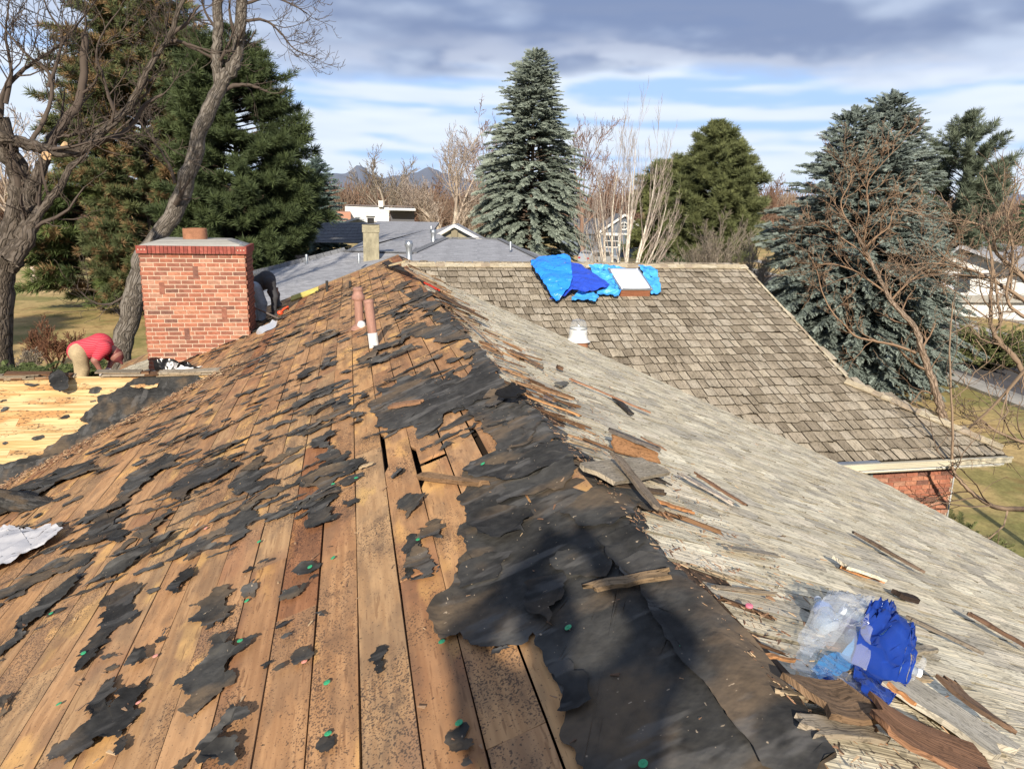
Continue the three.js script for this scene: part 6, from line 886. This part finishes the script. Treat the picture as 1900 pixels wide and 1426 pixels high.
{
  const h = thing('grey_house', 'neighbouring house with grey composition shingle roofs right behind the stripped roof', 'house');
  const P = (x, y, d) => ATD(x, y, d), roof = (l, m = M.comp) => part('roof', slabOf(l.map((q) => P(...q)), 0.12), m, h);
  roof([[828, 442, 34], [926, 444, 34], [1034, 497, 26.5], [1040, 520, 24], [690, 520, 24], [738, 494, 26.5], [768, 470, 29]]);   // front slope, hip right
  roof([[926, 444, 34], [1034, 497, 26.5], [1040, 520, 24], [1075, 500, 36]]);
  roof([[640, 466, 31], [766, 470, 29], [738, 494, 26.5], [690, 530, 23], [380, 620, 21.5], [478, 508, 30]]);           // long left slope towards the viewer
  roof([[640, 466, 31], [478, 508, 30], [440, 506, 36], [600, 470, 36]], M.compDark);
  roof([[766, 470, 29], [828, 442, 34], [800, 424, 40], [690, 455, 36], [640, 466, 31]]);
  roof([[800, 424, 40], [700, 432, 42], [640, 466, 34], [690, 455, 36]]);
  roof([[700, 410, 52], [815, 412, 52], [800, 432, 42], [680, 436, 42]], M.comp);
  const ridge = (a, b, w = 0.24) => { const A = P(...a), B = P(...b), L = A.distanceTo(B), n = Math.max(3, Math.round(L / 0.3)); for (let i = 0; i < n; i++) { const o = part('ridge_cap', box(0.33, 0.03, w), M.compDark, h); o.position.copy(A).lerp(B, (i + 0.5) / n).add(V(0, 0.035, 0)); o.quaternion.setFromUnitVectors(V(1, 0, 0), B.clone().sub(A).normalize()); } };
  ridge([640, 466, 31], [766, 470, 29]); ridge([640, 466, 31], [478, 508, 30]); ridge([828, 442, 34], [926, 444, 34]); ridge([828, 442, 34], [766, 470, 29]); ridge([926, 444, 34], [1034, 497, 26.5]); ridge([768, 470, 29], [800, 440, 38]);
  // gable with white rakes
  const gz = 37, gp = [[800, 448], [806, 440], [843, 420], [893, 447], [893, 462], [800, 462]].map(([x, y]) => P(x, y, gz));
  part('gable_wall', slabOf(gp, 0.2), M.stucco, h); const rk = (a, b, w) => { const A = P(...a, gz - 0.4), B = P(...b, gz - 0.4), o = part('rake_board', box(A.distanceTo(B), w, 0.06), M.paintWhite, h); o.position.copy(A).lerp(B, 0.5); o.quaternion.setFromUnitVectors(V(1, 0, 0), B.clone().sub(A).normalize()); }; rk([800, 443], [843, 418], 0.13); rk([842, 418], [896, 447], 0.13);
  const gv = P(843, 432, gz - 0.15); part('gable_vent', box(0.3, 0.42, 0.06), std([0.22, 0.19, 0.13], 0.9), h).position.copy(gv);
  roof([[843, 417, 37], [896, 447, 37], [905, 444, 46], [850, 414, 46]]); roof([[843, 417, 37], [800, 443, 37], [790, 432, 46], [846, 414, 46]]);
  // chimney
  const cp = P(689, 466, 29), cw = (703 - 676) / 1420 * 29 * 1.02, ch = 47 / 1420 * 29, ck = part('chimney', box(cw, ch + 0.5, cw * 0.9, 0, ch / 2 - 0.25, 0), M.stucco, h); ck.position.copy(cp); ck.rotation.y = -0.05; part('chimney_cap', box(cw * 1.1, ch * 0.28, cw), M.stucco, ck).position.set(0, ch * 0.86, 0); part('spark_cap', mergeGeometries([box(cw * 0.55, 0.04, cw * 0.55, 0, ch + 0.28, 0), box(cw * 0.42, 0.2, cw * 0.42, 0, ch + 0.14, 0)]), M.dark, ck);
  const pipe = (x, y, d, hh, rr) => { const o = part('metal_vent', lath([[rr * 2.0, -0.1], [rr * 1.9, 0.03], [rr, 0.12], [rr, hh * 0.72], [rr * 1.35, hh * 0.74], [rr * 1.35, hh * 0.9], [rr * 1.1, hh * 0.92], [rr * 1.15, hh], [0, hh]]), M.steel, h); o.position.copy(P(x, y, d)); return o; };
  pipe(759, 489, 25.5, 0.74, 0.10); pipe(804, 453, 33, 0.62, 0.10);
  for (const [x, y, d] of [[947, 462, 30], [569, 487, 28], [666, 486, 27], [800, 430, 39]]) { const o = part('stub_pipe', lath([[0.05, -0.05], [0.05, 0.28], [0, 0.28]], 10), M.steel, h); o.position.copy(P(x, y, d)); }
  const wl = P(600, 520, 30); part('wall', box(14, 3.0, 9, 0, 1.3, 0), M.stucco, h).position.set(wl.x + 6, 0, wl.z - 4);

  const h2 = thing('ribbed_roof_house', 'house with a dark ribbed roof showing under the small spruce, beyond the grey roof', 'house');
  const P2 = (x, y, d) => ATD(x, y, d); const rows = 14; for (let i = 0; i < rows; i++) { const t0 = i / rows, t1 = (i + 1) / rows, a = P2(mix(592, 524, t0), mix(413, 449, t0), mix(56, 47, t0)), b = P2(mix(720, 700, t0), mix(412, 452, t0), mix(56, 47, t0)), c = P2(mix(720, 700, t1), mix(412, 452, t1), mix(56, 47, t1)), d = P2(mix(592, 524, t1), mix(413, 449, t1), mix(56, 47, t1)); c.y += 0.05; d.y += 0.05; part('tile_course', slabOf([a, b, c, d], 0.06), M.compDark, h2); }
  const fb = P2(524, 452, 47), fe = P2(700, 456, 47); part('wall', box(fe.x - fb.x, 2.4, 5, 0, 1.2, 0), std([0.16, 0.115, 0.085], 0.9), h2).position.set((fb.x + fe.x) / 2, 0, fb.z - 3.2);

  const h3 = thing('white_building', 'white flat-roofed building with a dark carport far behind the grey roofs', 'building');
  const d3 = 84, bx = (x0, y0, x1, y1, d, dep, m, n) => { const a = P2(x0, y0, d), b = P2(x1, y1, d), L = Math.hypot(b.x - a.x, b.z - a.z), o = part(n, box(L, a.y - b.y, dep, 0, 0, -dep / 2), m, h3); o.position.set((a.x + b.x) / 2, (a.y + b.y) / 2, (a.z + b.z) / 2); o.rotation.y = -Math.atan2(b.z - a.z, b.x - a.x); return o; };
  bx(640, 383, 722, 412, d3, 8, M.paintWhite, 'wall'); bx(702, 372, 711, 384, d3 - 0.5, 1, M.paintWhite, 'chimney'); bx(720, 386, 771, 391, d3 - 3, 6, M.paintWhite, 'roof_edge'); bx(724, 391, 769, 412, d3 - 1, 5, std([0.10, 0.10, 0.11], 0.9), 'carport'); bx(618, 393, 651, 414, d3 - 4, 5, std([0.38, 0.20, 0.14], 0.9), 'brick_wing'); bx(640, 381, 770, 384, d3 + 0.5, 9, std([0.3, 0.24, 0.2], 0.9), 'roof');
  const h3b = thing('cream_gable_house', 'small cream gable peeking up before the white flat-roofed building', 'house'); const gpt = [[640, 412], [664, 405], [684, 412], [684, 420], [640, 420]].map(([x, y]) => P2(x, y, 66)); part('gable', slabOf(gpt, 0.3), M.stucco, h3b); for (const [a, b] of [[[637, 413], [664, 404]], [[664, 404], [687, 413]]]) { const A = P2(...a, 65.6), B = P2(...b, 65.6), o = part('rake_board', box(A.distanceTo(B), 0.16, 0.1), M.paintWhite, h3b); o.position.copy(A).lerp(B, 0.5); o.quaternion.setFromUnitVectors(V(1, 0, 0), B.clone().sub(A).normalize()); }

  // blue gabled house far down the street
  const d4 = 92, o4 = P2(1155, 470, d4); const h4 = thing('blue_house', 'blue-grey gabled house with white trim beyond the white-stemmed trees', 'house', [o4.x, 0, o4.z]); h4.rotation.y = -0.22;
  const sid = std([0.12, 0.145, 0.18], 0.85), S = d4 / 1420, gw = 5.6, eh = 2.75, gh = 2.0;
  const shp = new THREE.Shape([[-gw / 2, 0], [gw / 2, 0], [gw / 2, eh], [0, eh + gh], [-gw / 2, eh]].map((p) => new THREE.Vector2(...p))); part('wall', new THREE.ExtrudeGeometry(shp, { depth: 9, bevelEnabled: false }).translate(0, 0, -9), sid, h4);
  part('side_wing', box(5, 2.6, 6, -4.9, 1.3, -4.5), sid, h4); part('wing_roof', slabOf([V(-7.6, 2.6, -1.2), V(-2.6, 2.6, -1.2), V(-2.6, 4.3, -5), V(-7.6, 4.3, -5)], 0.15), M.compDark, h4);
  for (const s of [-1, 1]) { part('roof', slabOf([V(0, eh + gh + 0.18, 0.4), V(s * (gw / 2 + 0.5), eh - 0.18, 0.4), V(s * (gw / 2 + 0.5), eh - 0.18, -9.3), V(0, eh + gh + 0.18, -9.3)], 0.15), M.compDark, h4); const L = Math.hypot(gw / 2 + 0.5, gh + 0.36), o = part('rake_board', box(L, 0.26, 0.08), M.paintWhite, h4); o.position.set(s * (gw / 4 + 0.25), eh + gh / 2 - 0.02, 0.46); o.rotation.z = -s * Math.atan2(gh + 0.36, gw / 2 + 0.5); }
  part('frieze_board', box(gw + 0.4, 0.2, 0.08), M.paintWhite, h4).position.set(0, eh - 0.05, 0.06);
  for (const x of [-1.35, 1.35]) { const f = part('window', box(1.55, 1.35, 0.06), M.glass, h4); f.position.set(x, 1.85, 0.04); for (const [w, hh, px, py] of [[1.7, 0.12, 0, 0.7], [1.7, 0.12, 0, -0.7], [0.12, 1.5, -0.8, 0], [0.12, 1.5, 0.8, 0], [0.09, 1.4, 0, 0], [1.6, 0.08, 0, 0.02]]) part('frame', box(w, hh, 0.05), M.paintWhite, f).position.set(px, py, 0.05 + (hh < 0.1 ? 0.004 : w < 0.1 ? 0.008 : 0)); }
  const gw2 = part('window', new THREE.CylinderGeometry(0.42, 0.42, 0.06, 20).rotateX(Math.PI / 2), M.glass, h4); gw2.position.set(0, eh + 0.85, 0.04); part('frame', new THREE.TorusGeometry(0.43, 0.08, 8, 20), M.paintWhite, gw2).position.z = 0.04; part('frame', box(0.06, 0.8, 0.04), M.paintWhite, gw2).position.z = 0.05; part('frame', box(0.8, 0.06, 0.04), M.paintWhite, gw2).position.z = 0.056;

  // white house on the right beyond the street
  const d5 = 54, h5 = thing('white_house', 'white low-gabled house with a big dark window across the street on the right', 'house'); const Q = (x, y, d = d5) => ATD(x, y, d);
  const wpt = [[1716, 512], [1772, 462], [1792, 460], [1905, 500], [1960, 520], [1960, 600], [1716, 596]].map(([x, y]) => Q(x, y)); part('wall', slabOf(wpt, 0.2), M.paintWhite, h5);
  part('roof', slabOf([Q(1700, 516, 53), Q(1780, 455, 53), Q(1800, 445, 64), Q(1720, 500, 64)], 0.15), M.comp, h5); part('roof', slabOf([Q(1780, 455, 53), Q(1985, 528, 53), Q(2010, 470, 66), Q(1800, 445, 64)], 0.15), M.comp, h5);
  const win = part('window', slabOf([[1790, 500], [1800, 499], [1800, 540], [1772, 540], [1778, 520]].map(([x, y]) => Q(x, y, d5 - 0.3)), 0.06), M.glass, h5); part('panel', slabOf([[1735, 521], [1775, 505], [1768, 541], [1735, 541]].map(([x, y]) => Q(x, y, d5 - 0.3)), 0.05), std([0.55, 0.6, 0.68], 0.5), h5); part('beam', slabOf([[1712, 512], [1900, 503], [1900, 507], [1712, 516]].map(([x, y]) => Q(x, y, d5 - 0.5)), 0.1), std([0.12, 0.10, 0.09], 0.8), h5); part('base_band', slabOf([[1716, 548], [1960, 548], [1960, 562], [1716, 560]].map(([x, y]) => Q(x, y, d5 - 0.4)), 0.15), M.concrete, h5);

  // parked car
  const cpos = ATY(1111, 492, 0), car = thing('parked_car', 'silver car parked in the street seen left of the white-stemmed trees', 'car', cpos.toArray()); car.rotation.y = 0.5;
  const silver = phys([0.55, 0.57, 0.58], 0.3, { metalness: 0.5, clearcoat: 1, clearcoatRoughness: 0.1 });
  const cs = new THREE.Shape(); cs.moveTo(-2.2, 0.35); cs.lineTo(2.2, 0.35); cs.quadraticCurveTo(2.3, 0.75, 2.1, 0.85); cs.lineTo(1.25, 0.95); cs.quadraticCurveTo(0.8, 1.45, 0.4, 1.48); cs.lineTo(-1.4, 1.46); cs.quadraticCurveTo(-1.9, 1.3, -2.15, 0.95); cs.lineTo(-2.2, 0.35);
  part('body', new THREE.ExtrudeGeometry(cs, { depth: 1.6, bevelEnabled: true, bevelSize: 0.08, bevelThickness: 0.08, bevelSegments: 3 }).translate(0, 0, -0.8), silver, car);
  const gs = new THREE.Shape([[-1.75, 0.98], [1.05, 0.98], [0.6, 1.38], [-1.35, 1.38]].map((p) => new THREE.Vector2(...p))); for (const z of [-0.89, 0.885]) part('side_window', new THREE.ExtrudeGeometry(gs, { depth: 0.01, bevelEnabled: false }).translate(0, 0, z), M.glass, car); const ws = part('windscreen', box(0.02, 0.55, 1.35), M.glass, car); ws.position.set(1.06, 1.24, 0); ws.rotation.z = 0.75; const rw = part('rear_window', box(0.02, 0.42, 1.3), M.glass, car); rw.position.set(-2.0, 1.22, 0); rw.rotation.z = -0.6;
  for (const x of [-1.4, 1.35]) for (const z of [-0.82, 0.82]) { const w = part('wheel', new THREE.CylinderGeometry(0.34, 0.34, 0.22, 20).rotateX(Math.PI / 2), M.dark, car); w.position.set(x, 0.34, z); part('rim', new THREE.CylinderGeometry(0.2, 0.2, 0.235, 12).rotateX(Math.PI / 2), M.steel, w); }
  for (const z of [-0.6, 0.6]) { part('headlight', box(0.06, 0.14, 0.3), M.paintWhite, car).position.set(2.25, 0.72, z); part('tail_light', box(0.06, 0.16, 0.26), std([0.4, 0.02, 0.02], 0.4), car).position.set(-2.25, 0.8, z); }
  // wheeled bin
  const bp = ATY(1166, 515, 0); const bin = thing('wheeled_bin', 'dark teal wheeled bin beside the right white-stemmed trunk', 'bin', bp.toArray()); const bs = new THREE.CylinderGeometry(0.42, 0.34, 1.0, 4, 1).rotateY(Math.PI / 4).translate(0, 0.55, 0); part('body', bs, std([0.015, 0.09, 0.12], 0.5), bin); part('lid', box(0.66, 0.07, 0.70, 0, 1.085, 0), std([0.02, 0.11, 0.14], 0.5), bin); for (const x of [-0.25, 0.25]) part('wheel', new THREE.CylinderGeometry(0.1, 0.1, 0.06, 12).rotateZ(Math.PI / 2), M.dark, bin).position.set(x, 0.1, -0.3);
}

// ---------------------------------------------------------------- draw
scene.environmentIntensity = 1;
const renderer = new THREE.WebGLRenderer({ antialias: true });
renderer.shadowMap.enabled = true;
renderer.toneMapping = THREE.LinearToneMapping;
renderer.toneMappingExposure = EXPOSURE;
renderer.render(scene, camera);
